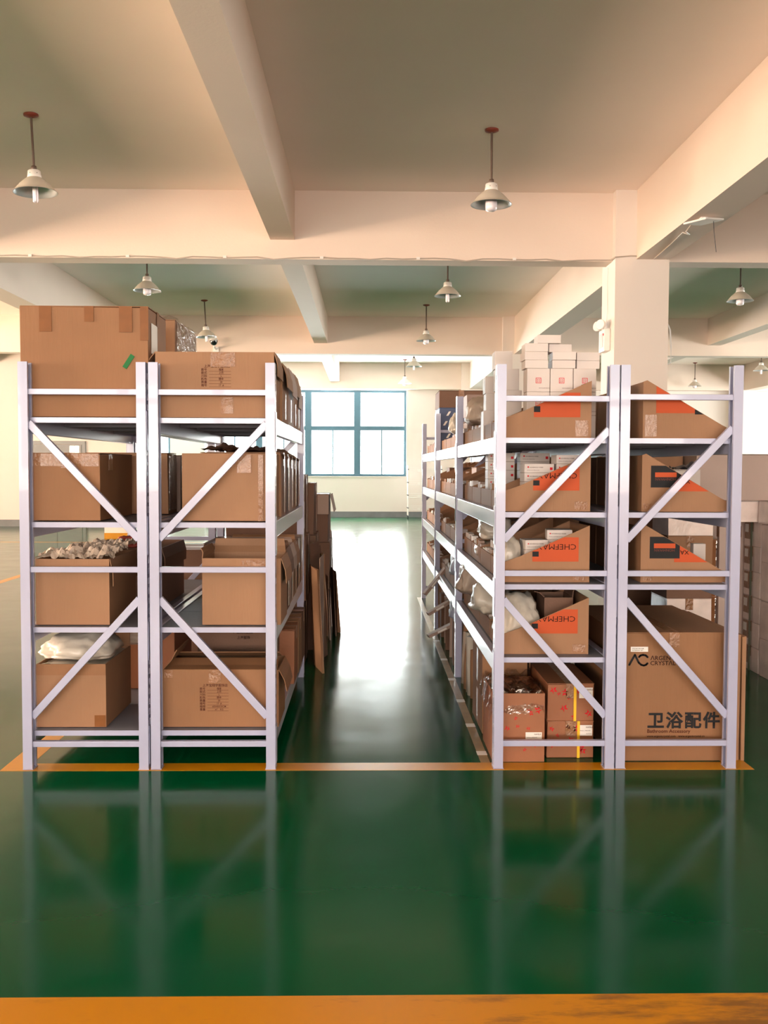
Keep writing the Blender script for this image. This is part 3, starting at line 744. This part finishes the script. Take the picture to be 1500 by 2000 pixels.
def cut_bin(side, x, y, z, label, style=0):
    t = empty('cut_carton_bin', (x, y, z), 0, label, 'bin', 'cut-down cartons used as bins')
    o = bpy.data.objects.new('bin_body', bin_protos(side)); COL.objects.link(o); o.parent = t
    if style == 0: return t
    yy = -.0012
    if side == 'C':
        a, b = (.085, .128), (.44, .286)
        bm = bmesh.new(); bm_quad(bm, .150, .384, .105, .228, yy); clip_bm(bm, a, b); bm_obj(bm, 'orange_label_print', M_ORANGE, t)
        if style != 1:
            bm = bmesh.new(); bm_quad(bm, .150, .182, .130, .156, yy-.0004); clip_bm(bm, a, b); bm_obj(bm, 'black_label_print', M_BLACK, t)
        if style != 1:
            bm = bmesh.new(); text_bm(bm, 'CHEFMAX', .040, .373, .193, yy-.0008, rot180=True, squash=1.12, bold=0); clip_bm(bm, a, b); bm_obj(bm, 'printed_text', M_INK, t)
        else:
            bm = bmesh.new(); bm_quad(bm, .150, .182, .13, .16, yy-.0004); clip_bm(bm, a, b); bm_obj(bm, 'black_label_print', M_BLACK, t)
        patch(t, 'tape_patch', M_TAPE2, .36, .425, .01, .09 if style == 1 else .05, -.0009)
    else:
        a, b = (.40, .068), (.02, .290)
        if style == 1:
            bm = bmesh.new(); bm_quad(bm, .066, .262, .128, .30, yy); clip_bm(bm, a, b); bm_obj(bm, 'orange_label_print', M_ORANGE, t)
            bm = bmesh.new(); bm_quad(bm, .262, .335, .122, .30, yy); clip_bm(bm, a, b); bm_obj(bm, 'black_label_print', M_BLACK, t)
            bm = bmesh.new(); text_bm(bm, 'CHEFMAX', .040, .235, .222, yy-.0006, rot180=True, squash=1.1); clip_bm(bm, a, b); bm_obj(bm, 'printed_text', M_INK, t)
            patch(t, 'tape_patch', M_TAPE2, .01, .07, .01, .12, -.0009)
        else:
            bm = bmesh.new(); bm_quad(bm, .170, .41, .103, .30, yy); clip_bm(bm, a, b); bm_obj(bm, 'orange_label_print', M_ORANGE, t)
            bm = bmesh.new(); bm_quad(bm, .045, .198, .122, .232, yy-.0004); clip_bm(bm, a, b); bm_obj(bm, 'black_label_print', M_BLACK, t)
            bm = bmesh.new(); bm_quad(bm, .066, .175, .174, .198, yy-.0008); clip_bm(bm, a, b); bm_obj(bm, 'orange_bar_print', M_ORANGE, t)
            bm = bmesh.new(); text_bm(bm, 'HONHWAN', .019, .172, .170, yy-.0008, rot180=True, squash=1.0, bold=0); clip_bm(bm, a, b); bm_obj(bm, 'printed_text', mat('dull_brown_print', (.16, .05, .035), .7, spec=.1), t)
            bm = bmesh.new(); text_bm(bm, 'XA', .030, .245, .163, yy-.0008, rot180=True, squash=1.1); clip_bm(bm, a, b); bm_obj(bm, 'printed_letters', M_INK, t)
            patch(t, 'tape_patch', M_TAPE2, .01, .06, .01, .04, -.0009)
    return t
SHELFW = ['top', 'second', 'third', 'fourth']
def bay_y(b, k): return Y0 + b*BAY + PD + .055 + k*.475
for li, lz in enumerate(LC):
    n = 0
    for b in range(3):
        for k in range(4):
            y = bay_y(b, k)
            st = (1, 2, 2, 2)[li] if n == 0 else (2 if b == 0 and k == 1 else 0)
            cut_bin('C', .685, y, lz, 'tan carton bin, %s from the front, %s shelf right of the aisle' % (ORD[n], SHELFW[li]), st)
            n += 1
for li, lz in enumerate(LC[:3]):
    n = 0
    for b in range(2):
        for k in range(4):
            y = bay_y(b, k)
            if b == 0 and k > 2: continue
            cut_bin('D', 1.385, y, lz, 'tan carton bin, %s from the front, %s shelf of the far right rack' % (ORD[n], SHELFW[li]), (1, 2, 2)[li] if n == 0 else 0)
            n += 1

# ---- small white boxes
def seal(bm, x, z, s, y):
    for q in ((x, x+s, z, z+s*.1), (x, x+s, z+s*.9, z+s), (x, x+s*.1, z, z+s), (x+s*.9, x+s, z, z+s)): bm_quad(bm, *q, y)
    for i in range(2):
        for k in range(2):
            bx, bz = x+s*(.2+.33*i), z+s*(.2+.33*k)
            bm_quad(bm, bx, bx+s*.24, bz+s*.1, bz+s*.15, y); bm_quad(bm, bx+s*.09, bx+s*.14, bz, bz+s*.26, y); bm_quad(bm, bx, bx+s*.24, bz, bz+s*.05, y)
WB = {}
def white_box(label, x, y, z, w_, d_, h, style=0, rz=0, group='small white boxes on the right racks', m=M_WHITEBOX):
    """x, y = centre; style 0 plain lid box, 1 red seal, 2 printed end"""
    key = (round(w_, 3), round(d_, 3), round(h, 3), style, m.name)
    t = empty('white_box', (x, y, z), rz, label, 'box', group)
    if key not in WB:
        L = []
        mb = MB().box(-w_/2, w_/2, -d_/2, d_/2, 0, h-.001); o = mb.build('box_body', m, bevel=.0015); L.append(('box_body', o.data, m)); bpy.data.objects.remove(o)
        o = MB().box(-w_/2+.002, w_/2-.002, -d_/2+.002, d_/2-.002, h-.001, h).build('box_lid', m); L.append(('box_lid', o.data, m)); bpy.data.objects.remove(o)
        yy = -d_/2-.0006
        if style == 1:
            bm = bmesh.new(); seal(bm, -w_*.12, h*.36, min(w_, h)*.24, yy); o = bm_obj(bm, 'red_seal', M_RED); L.append(('red_seal', o.data, M_RED)); bpy.data.objects.remove(o)
            bm = bmesh.new(); text_bm(bm, 'www.household.com', h*.055, w_*.02, h*.14, yy); o = bm_obj(bm, 'fine_print', M_INKR); L.append(('fine_print', o.data, M_INKR)); bpy.data.objects.remove(o)
        if style == 2:
            bm = bmesh.new(); bm_quad(bm, -w_*.40, -w_*.35, h*.55, h*.55+w_*.05, yy); bm_quad(bm, w_*.36, w_*.45, h*.3, h*.3+w_*.09, yy)
            o = bm_obj(bm, 'red_mark', M_RED); L.append(('red_mark', o.data, M_RED)); bpy.data.objects.remove(o)
            bm = bmesh.new(); text_bm(bm, 'HOUSEHOLD WARE', h*.17, -w_*.33, h*.55, yy); text_bm(bm, 'hardware set for bathroom door', h*.12, -w_*.42, h*.25, yy, squash=.9)
            o = bm_obj(bm, 'fine_print', M_INK); L.append(('fine_print', o.data, M_INK)); bpy.data.objects.remove(o)
        WB[key] = L
    for nm, me, mm in WB[key]:
        o = bpy.data.objects.new(nm, me); COL.objects.link(o); o.parent = t
        if nm == 'red_mark': o['kind'] = 'stuff'
    return t
zt = LC[0] + .006
yb = 5.03
rows = ['bottom', 'second', 'third']
for r in range(3):
    for c in range(3):
        white_box('white cube box, %s row, %s from the aisle, top of rack right of the aisle' % (rows[r], ORD[c]), .895+.122*c, yb, zt+.122*r, .119, .119, .121, 1 if r else 0)
z3 = zt+.366
for i, (x, zz, y, rz) in enumerate(((.885, 0, yb, 0), (.880, 1, yb, .05), (.884, 2, yb, 0), (1.028, 0, yb, 0), (1.030, 1, yb-.01, -.03), (1.012, 2, yb+.03, .04), (.950, 3, yb+.0, 0), (1.160, 0, yb+.02, 0), (1.160, 1, yb+.02, 0))):
    white_box('flat white box in the top heap right of the aisle, %s' % ('lowest left one', 'middle left one', 'upper left one', 'lowest centre one', 'middle centre one', 'upper centre one', 'single one crowning the heap', 'lower right one', 'upper right one')[i],
              x, y, z3+.0435*zz, .121, .119, .043, 0, rz)
for i, (x, y, zz, w_, h) in enumerate(((.80, 5.38, 0, .13, .14), (.80, 5.38, .14, .13, .14), (.785, 5.38, .28, .13, .12), (.765, 5.40, .40, .1, .1), (.72, 5.62, 0, .08, .18), (.745, 5.62, .18, .1, .1), (.73, 5.62, .28, .08, .1))):
    white_box('beige white box piled at the aisle edge, top shelf, %s' % ('lowest in the nearer pile', 'second in the nearer pile', 'third in the nearer pile', 'topmost in the nearer pile', 'lowest in the farther pile', 'second in the farther pile', 'third in the farther pile')[i], x, y, zt+zz, w_, .12, h, 0)
# second shelf
z2 = LC[1]+.006
names = ['lowest', 'second', 'third', 'fourth', 'fifth', 'topmost']
for k in range(5):
    white_box('long printed white box, %s in the front stack, second shelf right of the aisle' % ORD[k], .900, 5.02, z2+.047*k, .155, .15, .046, 2)
for k in range(6):
    white_box('long printed white box, %s in the tall inner stack, second shelf right of the aisle' % ORD[k], 1.055, 5.02, z2+.047*k, .13, .15, .046, 2)
for k in range(6):
    white_box('grey white box, %s in the aisle side column, second shelf right of the aisle' % ORD[k], .775, 5.53, z2+.05*k, .155, .12, .049, 2)
for k in range(6):
    white_box('grey white box, %s in the back column, second shelf right of the aisle' % ORD[k], .97, 5.53, z2+.05*k, .17, .12, .049, 2)
# third shelf
zz3 = LC[2]+.006
for k in range(4):
    white_box('white box with small marks, %s in the front stack, third shelf right of the aisle' % ORD[k], .872, 4.93, zz3+.05*k, .12, .12, .049, 2, .1)
for k in range(5):
    white_box('white box with small marks, %s in the inner stack, third shelf right of the aisle' % ORD[k], 1.01, 4.97, zz3+.05*k, .13, .12, .049, 2, -.1)
for k in range(3):
    white_box('pale box, %s in the pile at the aisle edge, third shelf right of the aisle' % ORD[k], .78, 5.52, zz3+.05*k, .1, .12, .049, 2)
bag('small clear pinkish bag in the front bin, third shelf right of the aisle', .752, 4.97, zz3+.02, .12, .22, .20, M_BAG, 31)
bag('large pale plastic bag with a twisted end, third shelf beside the aisle', .79, 5.90, zz3+.13, .22, .36, .16, M_BAG, 32)
bag('beige bag under the twisted bag, third shelf beside the aisle', .77, 5.93, zz3+.012, .18, .38, .11, M_BAG2, 33)
# fourth shelf
z4 = LC[3]+.006
bag('big translucent bag bulging over the front bin, fourth shelf right of the aisle', .79, 4.98, z4+.03, .24, .36, .28, M_BAG, 41)
bag('grey bag hanging over the aisle edge, fourth shelf, next to the translucent one', .72, 5.42, z4+.10, .26, .36, .22, M_BAG, 42)
bag('beige grey bag poking into the aisle, fourth shelf near the second upright', .70, 6.22, z4+.10, .22, .30, .22, M_BAG2, 43)
bag('blue grey bag on the fourth shelf behind the second upright', .72, 7.15, z4+.11, .20, .36, .22, M_BLUEBAG, 44)
carton('long dark tray leaning in the front bin, fourth shelf right of the aisle', .93, 1.08, 4.92, 5.15, z4, z4+.26, M_CARD3, flaps={'R': 20, 'L': 60})
# top shelf further back
t = carton('brown carton lying on the dark navy ones, top of rack right of the aisle', .665, 1.075, 8.8, 9.3, LC[0]+.41, LC[0]+.57, M_CARD3)
t = carton('navy printed carton with pale slanted marks, upper one, top shelf far down the aisle', .665, 1.075, 8.8, 9.3, LC[0]+.205, LC[0]+.41, M_NAVY, taped=False)
t2 = carton('navy printed carton with pale slanted marks, lower one, top shelf far down the aisle', .665, 1.075, 8.8, 9.3, LC[0], LC[0]+.205, M_NAVY, taped=False)
for tt in (t, t2):
    bm = bmesh.new()
    for i in range(5):
        for k in range(2):
            x, z = -.17+i*.08+(.03 if k else 0), .04+k*.09
            bm.faces.new([bm.verts.new(p) for p in ((x, -.2545, z), (x+.02, -.2545, z), (x+.045, -.2545, z+.04), (x+.025, -.2545, z+.04))])
    bm_obj(bm, 'slanted_marks_print', M_LABEL, tt)
for k in range(2):
    t = carton('grey white printed carton, %s one, beside the second upright on the top shelf' % ('lower', 'upper')[k], .72, 1.05, 6.86, 7.2, LC[0]+.19*k, LC[0]+.19*(k+1), M_CARD5)
    bm = bmesh.new(); text_bm(bm, '卫浴挂件', .03, -.11, .13, -.1745); bm_obj(bm, 'printed_text', M_INK, t)
bag('brown paper bundle sagging over the front of the grey cartons, top shelf', .80, 6.36, LC[0]+.13, .30, .34, .22, M_BAG2, 51, 'paper_bundle', cat='bundle')
carton('brown carton under the sagging bundle, top shelf right of the aisle', .71, 1.04, 6.19, 6.52, LC[0]+.008, LC[0]+.13, M_CARD3)
bag('small white crumpled bag on the upright by the top shelf', .70, 7.45, LC[0]+.115, .12, .18, .17, M_BAG, 52)
# contents of the deeper bins: cards and small boxes standing behind the lips
rnd = random.Random(11)
cnt = {}
for li, lz in enumerate(LC):
    n = 0
    for b in range(3):
        for k in range(4):
            y = bay_y(b, k)
            if not (b == 0 and k == 0):
                for q in range(4):
                    hgt = rnd.uniform(.085, .13); yy = y + .06 + q*.105
                    if (b == 0 and k <= 3 and li in (0, 1) and q in (1, 2) and k == 1) : continue
                    o = MB().box(-.018, .018, -.042, .042, 0, hgt).build('goods_packet', rnd.choice((M_WHITEBOX, M_CARD5, M_LABEL, M_CARD2)), bevel=.001)
                    o.location = (.693+.019, yy, lz+.006); o.rotation_euler = (0, 0, rnd.uniform(-.1, .1))
                    tag(o, '%s packet behind the lip of the %s bin, %s shelf beside the aisle' % (ORD[q], ORD[n], SHELFW[li]), 'packet', 'small packets behind the bin lips')
                if li > 0 or b == 0:
                    if rnd.random() < .8 and not (b == 0 and k == 1 and li < 3) and not (b == 0 and k == 2) and not (li == 3 and b == 0):
                        hh = rnd.choice((.14, .18, .22, .26))
                        if not (li == 0 and b > 0):
                            o = carton('closed brown carton standing in the %s bin, %s shelf right of the aisle' % (ORD[n], SHELFW[li]), .90, 1.10, y+.05, y+.40, lz+.006, lz+.006+hh, rnd.choice((M_CARD3, M_CARD2, M_CARD5)), group='cartons standing in the deeper bins')
            n += 1

# ---- floor level, rack right of the aisle
def stars(t, w_, h, y, seed, n=9):
    bm = bmesh.new(); r = random.Random(seed)
    for i in range(n):
        cx, cz, s, a0 = r.uniform(-w_/2+.02, w_/2-.02), r.uniform(.02, h-.03), r.choice((.022, .016, .012)), r.uniform(0, 1)
        o_ = [(cx+s*(1 if k % 2 == 0 else .42)*math.cos(a0+k*math.pi/5), y, cz+s*(1 if k % 2 == 0 else .42)*math.sin(a0+k*math.pi/5)) for k in range(10)]
        i_ = [(cx+(p[0]-cx)*.35, y, cz+(p[2]-cz)*.35) for p in o_]
        vo = [bm.verts.new(p) for p in o_]; vi = [bm.verts.new(p) for p in i_]
        for k in range(10):
            if (k*7+i) % 5: bm.faces.new((vo[k], vo[(k+1) % 10], vi[(k+1) % 10], vi[k]))
    return tag(bm_obj(bm, 'printed_red_stars', M_RED, t), kind='stuff')
def ship_label(t, x0, x1, z0, z1, y):
    o = patch(t, 'paper_label', M_LABEL, x0, x1, z0, z1, y)
    bm = bmesh.new(); w_, h = x1-x0, z1-z0
    text_bm(bm, 'HAFELE', h*.2, w_*.02, h*.24, -.0012); text_bm(bm, 'Article no. 980.64.005', h*.11, -w_*.42, -h*.05, -.0012); text_bm(bm, 'Qty 20 pcs', h*.11, w_*.05, -h*.34, -.0012)
    bm_obj(bm, 'label_print', M_INKR, o)
t = carton('open red star carton with plastic bag over its top, on the floor', .642, .905, 4.745, 5.15, .001, .352, M_CARD4, flaps={})
stars(t, .263, .33, -.2032, 3, 12); ship_label(t, .035, .118, .10, .152, -.2032)
sheet('clear_plastic_liner', M_FILM, t, -.15, .15, -.215, .215, .34, .05, 6, n=30, sc=12, drop=lambda u, v: -.10*max(0, .14-v)/.14 - .12*max(0, u-.9)/.1 - .10*max(0, .08-u)/.08)
sheet('plastic_sacks_inside', M_BAG, t, -.12, .12, -.19, .19, .24, .04, 8, n=18)
for k, (z0, z1) in enumerate(((.001, .193), (.193, .388))):
    t = carton('red star carton with yellow strap and label, %s of the two on the floor' % ('lower', 'upper')[k], .930, 1.172, 4.81, 5.31, z0, z1, M_CARD4)
    stars(t, .24, z1-z0, -.2545, 21+k, 9)
    for nm, x0 in (('strap', .022 - .02*k),):
        o = MB().box(x0+.012, x0+.026, -.256, -.2548, 0.001, z1-z0).box(x0+.012, x0+.026, -.256, .256, z1-z0+.0008, z1-z0+.0018 if k else z1-z0+.0009).build('strap', M_STRAP, t)
    ship_label(t, .042, .112, (z1-z0)-.075, (z1-z0)-.020, -.2548)
for k in range(2):
    t = carton('tall narrow brown carton against the aisle tape, %s of a pair, right of the aisle' % ('lower', 'upper')[k], .648, .90, 5.25, 5.72, .001+.235*k, .001+.235*(k+1), M_CARD, flaps=None if k == 0 else {'R': 170})
    side_patch(t, 'tape_strip', M_TAPE2, -.04, .03, .02, .21, -.127)
carton('brown carton at the back on the floor, right of the aisle', .93, 1.19, 5.40, 6.0, .001, .36, M_CARD3)
white_box('white box lying on the back floor carton right of the aisle', 1.02, 5.62, .361, .20, .2, .09, 0)
rnd = random.Random(23)
for i in range(8):
    y = 6.0+i*.085; hgt = rnd.uniform(.30, .46)
    o = MB().lathe([(0, 0), (.035, .0), (.037, hgt*.5), (.033, hgt), (0, hgt)], 10)
    jitter_box(o, .003, 70+i); o = o.build('wrapped_roll', (M_BAG2, M_CARD2, M_BAG)[i % 3], smooth=True)
    o.location = (.70+rnd.uniform(-.01, .02), y, .002); o.rotation_euler = (0, R(rnd.uniform(-2, 2)), 0)
    tag(o, 'standing wrapped roll at the aisle edge near the second upright, %s from the front' % ORD[i], 'roll', 'wrapped rolls standing on the floor')
for i in range(14):
    y = 6.85+i*.15; hgt = rnd.uniform(.35, .5)
    o = MB().box(-.05, .05, -.05, .05, 0, hgt); jitter_box(o, .006, 90+i); o = o.build('narrow_packet', (M_CARD5, M_CARD2, M_CARD3, M_BAG2)[i % 4], bevel=.003)
    o.location = (.72+rnd.uniform(-.02, .02), y, .002); o.rotation_euler = (0, 0, rnd.uniform(-.2, .2))
    tag(o, 'narrow upright packet on the floor in the back bays, %s from the front' % ORD[i], 'packet', 'narrow packets standing on the floor')
for i, (x, y, z, L, a) in enumerate(((.60, 8.3, .50, .30, 50), (.60, 7.7, .36, .24, 28), (.60, 7.45, .22, .26, 24))):
    o = MB().box(-L/2, L/2, -.035, .035, -.012, .012).build('long_flat_pack', M_CARD5, bevel=.002)
    o.location = (x, y, z); o.rotation_euler = (0, R(-a), R(12))
    tag(o, 'flat beige pack sticking out into the aisle, %s one, back bays' % ('highest', 'middle', 'lowest')[i], 'packet', 'flat packs sticking out into the aisle')
    MB().box(-L*.2, L*.1, -.036, -.035, -.006, .008).build('paper_label', M_LABEL, o)
bag('grey crumpled cloth bundle low beside the second upright', .70, 7.05, .36, .18, .26, .17, M_BLUEBAG, 61, 'cloth_bundle', cat='bundle')

# ---- far right rack, floor
t = carton('very large brown carton with black printed logo on the floor, far right rack', 1.268, 1.862, 4.76, 5.72, .0, .662, M_CARD)
fy = -.4835
def arc(cx, cz, r, a0, a1, n=14): return [(cx+r*math.cos(R(a0+(a1-a0)*i/n)), cz+r*math.sin(R(a0+(a1-a0)*i/n))) for i in range(n+1)]
def stroke(mb, pts, wd, y):
    for (xa, za), (xb, zb) in zip(pts, pts[1:]):
        mb.bar((xa, y, za), (xb, y, zb), wd, .0008)
    for x, z in pts:
        n = 10; mb.prism([(x+wd/2*math.cos(2*math.pi*i/n), z+wd/2*math.sin(2*math.pi*i/n)) for i in range(n)], y-.0004, y+.0004)
lg = MB()
lx, lz_ = -.236, .486
S = .000266
def lp(px, pz): return (lx + (px-170)*.0002057, lz_ + (690-pz)*.0002057)
stroke(lg, [lp(205, 640), lp(340, 390), lp(440, 590), lp(500, 640), lp(565, 658), lp(620, 640), lp(655, 605)], .0105, fy)
stroke(lg, [lp(445, 445), lp(475, 410), lp(540, 392), lp(610, 405), lp(655, 448)], .0105, fy)
lg.build('printed_logo', M_BLACK, t)
bm = bmesh.new()
text_bm(bm, 'ΛRGENT', .030, lp(728, 0)[0], lp(0, 520)[1], fy, squash=1.05); text_bm(bm, 'CRYSTΛL', .030, lp(722, 0)[0], lp(0, 648)[1], fy, squash=1.05)
bm_obj(bm, 'printed_brand_text', M_INK, t)
o = patch(t, 'paper_label', M_LABEL, lp(235, 0)[0], lp(665, 0)[0], lp(0, 315)[1], lp(0, 190)[1], fy)
bm = bmesh.new(); text_bm(bm, '6922 BATHROOM', .0075, -.037, .001, -.0009); text_bm(bm, 'ACCESSORY SET', .0075, -.037, -.008, -.0009); bm_obj(bm, 'label_print', M_INK, o)
cx0 = (1275-717)/388.6 - 1.565
bm = bmesh.new()
for i, ch in enumerate('卫浴配件'):
    text_bm(bm, ch, .0885, cx0 - .004 + i*.0955, .178, fy, squash=1.0, bold=.03)
bm_obj(bm, 'printed_characters', M_BLACK, t)
bm = bmesh.new(); text_bm(bm, 'Bathroom Accessory', .026, cx0-.004, .146, fy); bm_obj(bm, 'printed_subtitle', M_INKR, t)
bm = bmesh.new(); text_bm(bm, 'www.argentcrystal.com   www.argentcrystal.cn', .0155, cx0-.004, .124, fy); bm_obj(bm, 'printed_web_line', M_INK, t)
for k, xx in enumerate((1.880, 1.903, 1.926)):
    o = MB().box(-.009, .009, -.40, .40, 0, .655-.008*k); jitter_box(o, .003, 200+k); o = o.build('flattened_cardboard', M_CARD2); o.location = (xx, 5.175-.008*k, .001)
    tag(o, 'flattened carton standing against the right side of the very large carton, %s one' % ('inner', 'middle', 'outer')[k], 'cardboard')
for k, y in enumerate((5.80, 5.95)):
    o = MB().lathe([(0, 0), (.068, 0), (.068, .60), (.02, .60), (.02, .56)], 20).build('paper_roll', M_WHITEBOX, smooth=True)
    o.location = (1.60-.01*k, y+.0, .001); tag(o, 'cream roll standing behind the very large carton, %s one' % ('nearer', 'farther')[k], 'roll', 'cream rolls behind the very large carton')

# ---- pile of wrapped cartons right of the far right rack
def wcarton(label, *a, **k):
    t = carton(label, *a, group='wrapped cartons piled right of the racks', **k); return t
z = 0
for k in range(6):
    t = wcarton('small film-wrapped carton with green strap, %s from the floor in the right pile' % ORD[k], 2.853, 3.20, 6.80, 7.10, z, z+.184, m=M_CARD6)
    side_patch(t, 'clear_tape', M_TAPE2, .03, .13, .05, .178, -.1775)
    side_patch(t, 'strap', mat('dull_green_strap', (.10, .14, .08), .3), -.022, .014, .002, .182, -.182)
    side_patch(t, 'paper_label', M_LABEL, .06, .12, .10, .16, -.1785)
    z += .185
z = 0
for k in range(4):
    t = wcarton('larger wrapped carton, %s from the floor at the right border' % ORD[k], 2.845, 3.24, 6.33, 6.765, z, z+.275, m=M_CARD6)
    z += .276
wcarton('crumpled wrapped carton on top of the small strapped ones, right pile', 2.70, 3.22, 6.80, 7.12, 1.111, 1.268, m=M_CARD6)
wcarton('crumpled wrapped carton on top of the larger ones, right border', 2.82, 3.24, 6.34, 6.77, 1.105, 1.268, m=M_CARD6)
t = wcarton('wide pale flat carton crowning the right pile', 2.36, 3.35, 6.75, 7.5, 1.270, 1.602, m=M_CARD7)
t = wcarton('wide pale flat carton beside the crowning one, behind the far right rack', 1.90, 2.34, 7.0, 7.6, 1.270, 1.66, m=M_CARD2)
t = wcarton('tall pale carton supporting the crowning ones, right pile', 2.40, 2.92, 7.12, 7.60, .0, 1.268, m=M_CARD7)
t = wcarton('tall dark carton supporting the flat ones behind the far right rack', 1.92, 2.36, 7.05, 7.6, .0, 1.268, m=M_CARD3)
t = carton('small white carton with black sheet sticking out, behind the far right rack second shelf', 2.02, 2.22, 6.28, 6.48, 1.26, 1.49, m=M_WHITEBOX, group=None)
sheet('black_sheet', M_DARK, t, -.07, .08, -.06, .06, .225, .05, 2, n=12)
z = 0
for k in range(6):
    t = wcarton('brown wrapped carton, %s from the floor in the inner right pile' % ORD[k], 2.0, 2.30, 6.25, 6.60, z, z+.209, m=(M_CARD3, M_CARD2, M_CARD6)[k % 3]); z += .21
z = 0
for k in range(5):
    t = wcarton('small taped carton, %s from the floor between the inner and outer right piles' % ORD[k], 2.34, 2.50, 6.55, 6.80, z, z+.2, m=M_CARD6)
    patch(t, 'stretch_film', M_FILM, -.075, .075, .01, .19, -.131)
    patch(t, 'strap', M_TAPE, -.012, .012, .002, .198, -.1322)
    z += .201
t = wcarton('narrow tall beige board carton standing by the outer right pile', 2.44, 2.585, 6.50, 6.54, 0, 1.10, m=M_CARD7)
white_box('white leaflet box with red dot standing in the third shelf, far right rack', 1.755, 4.98, LC[2]+.006, .065, .05, .175, 1, group=None)
white_box('small white box beside the red dot one, third shelf, far right rack', 1.62, 5.02, LC[2]+.006, .08, .08, .16, 0, group=None)

# ---- white wire trolley by the far wall
t = empty('wire_trolley', (1.72, 28.45, 0), label='tall white four tier wire trolley on castors against the far wall', cat='trolley')
for sx in (-.5, .5):
    for sy in (-.2, .2):
        MB().tube([(sx, sy, .09), (sx, sy, 1.58)], .016, 8).build('post', M_WPLAS, t)
        c = MB().tube([(sx-.012, sy, .045), (sx+.012, sy, .045)], .042, 12).build('castor', M_DARK, t)
        for zz in (.30, .68, 1.06, 1.45):
            MB().tube([(sx, sy, zz), (sx, sy, zz+.03)], .022, 8).build('collar', M_DARK, t)
for zz in (.24, .62, 1.0, 1.39):
    b = MB()
    for h in (0, .06, .12):
        b.box(-.5, .5, -.21, -.20, zz+h, zz+h+.008).box(-.5, .5, .20, .21, zz+h, zz+h+.008).box(-.51, -.5, -.2, .2, zz+h, zz+h+.008).box(.5, .51, -.2, .2, zz+h, zz+h+.008)
    for i in range(24): b.box(-.5+i*.0425, -.5+i*.0425+.005, -.2, .2, zz, zz+.005)
    b.build('wire_basket', M_WPLAS, t)
    MB().box(-.22, -.13, -.225, -.212, zz+.01, zz+.09).build('tag_plate', M_LABEL, t)
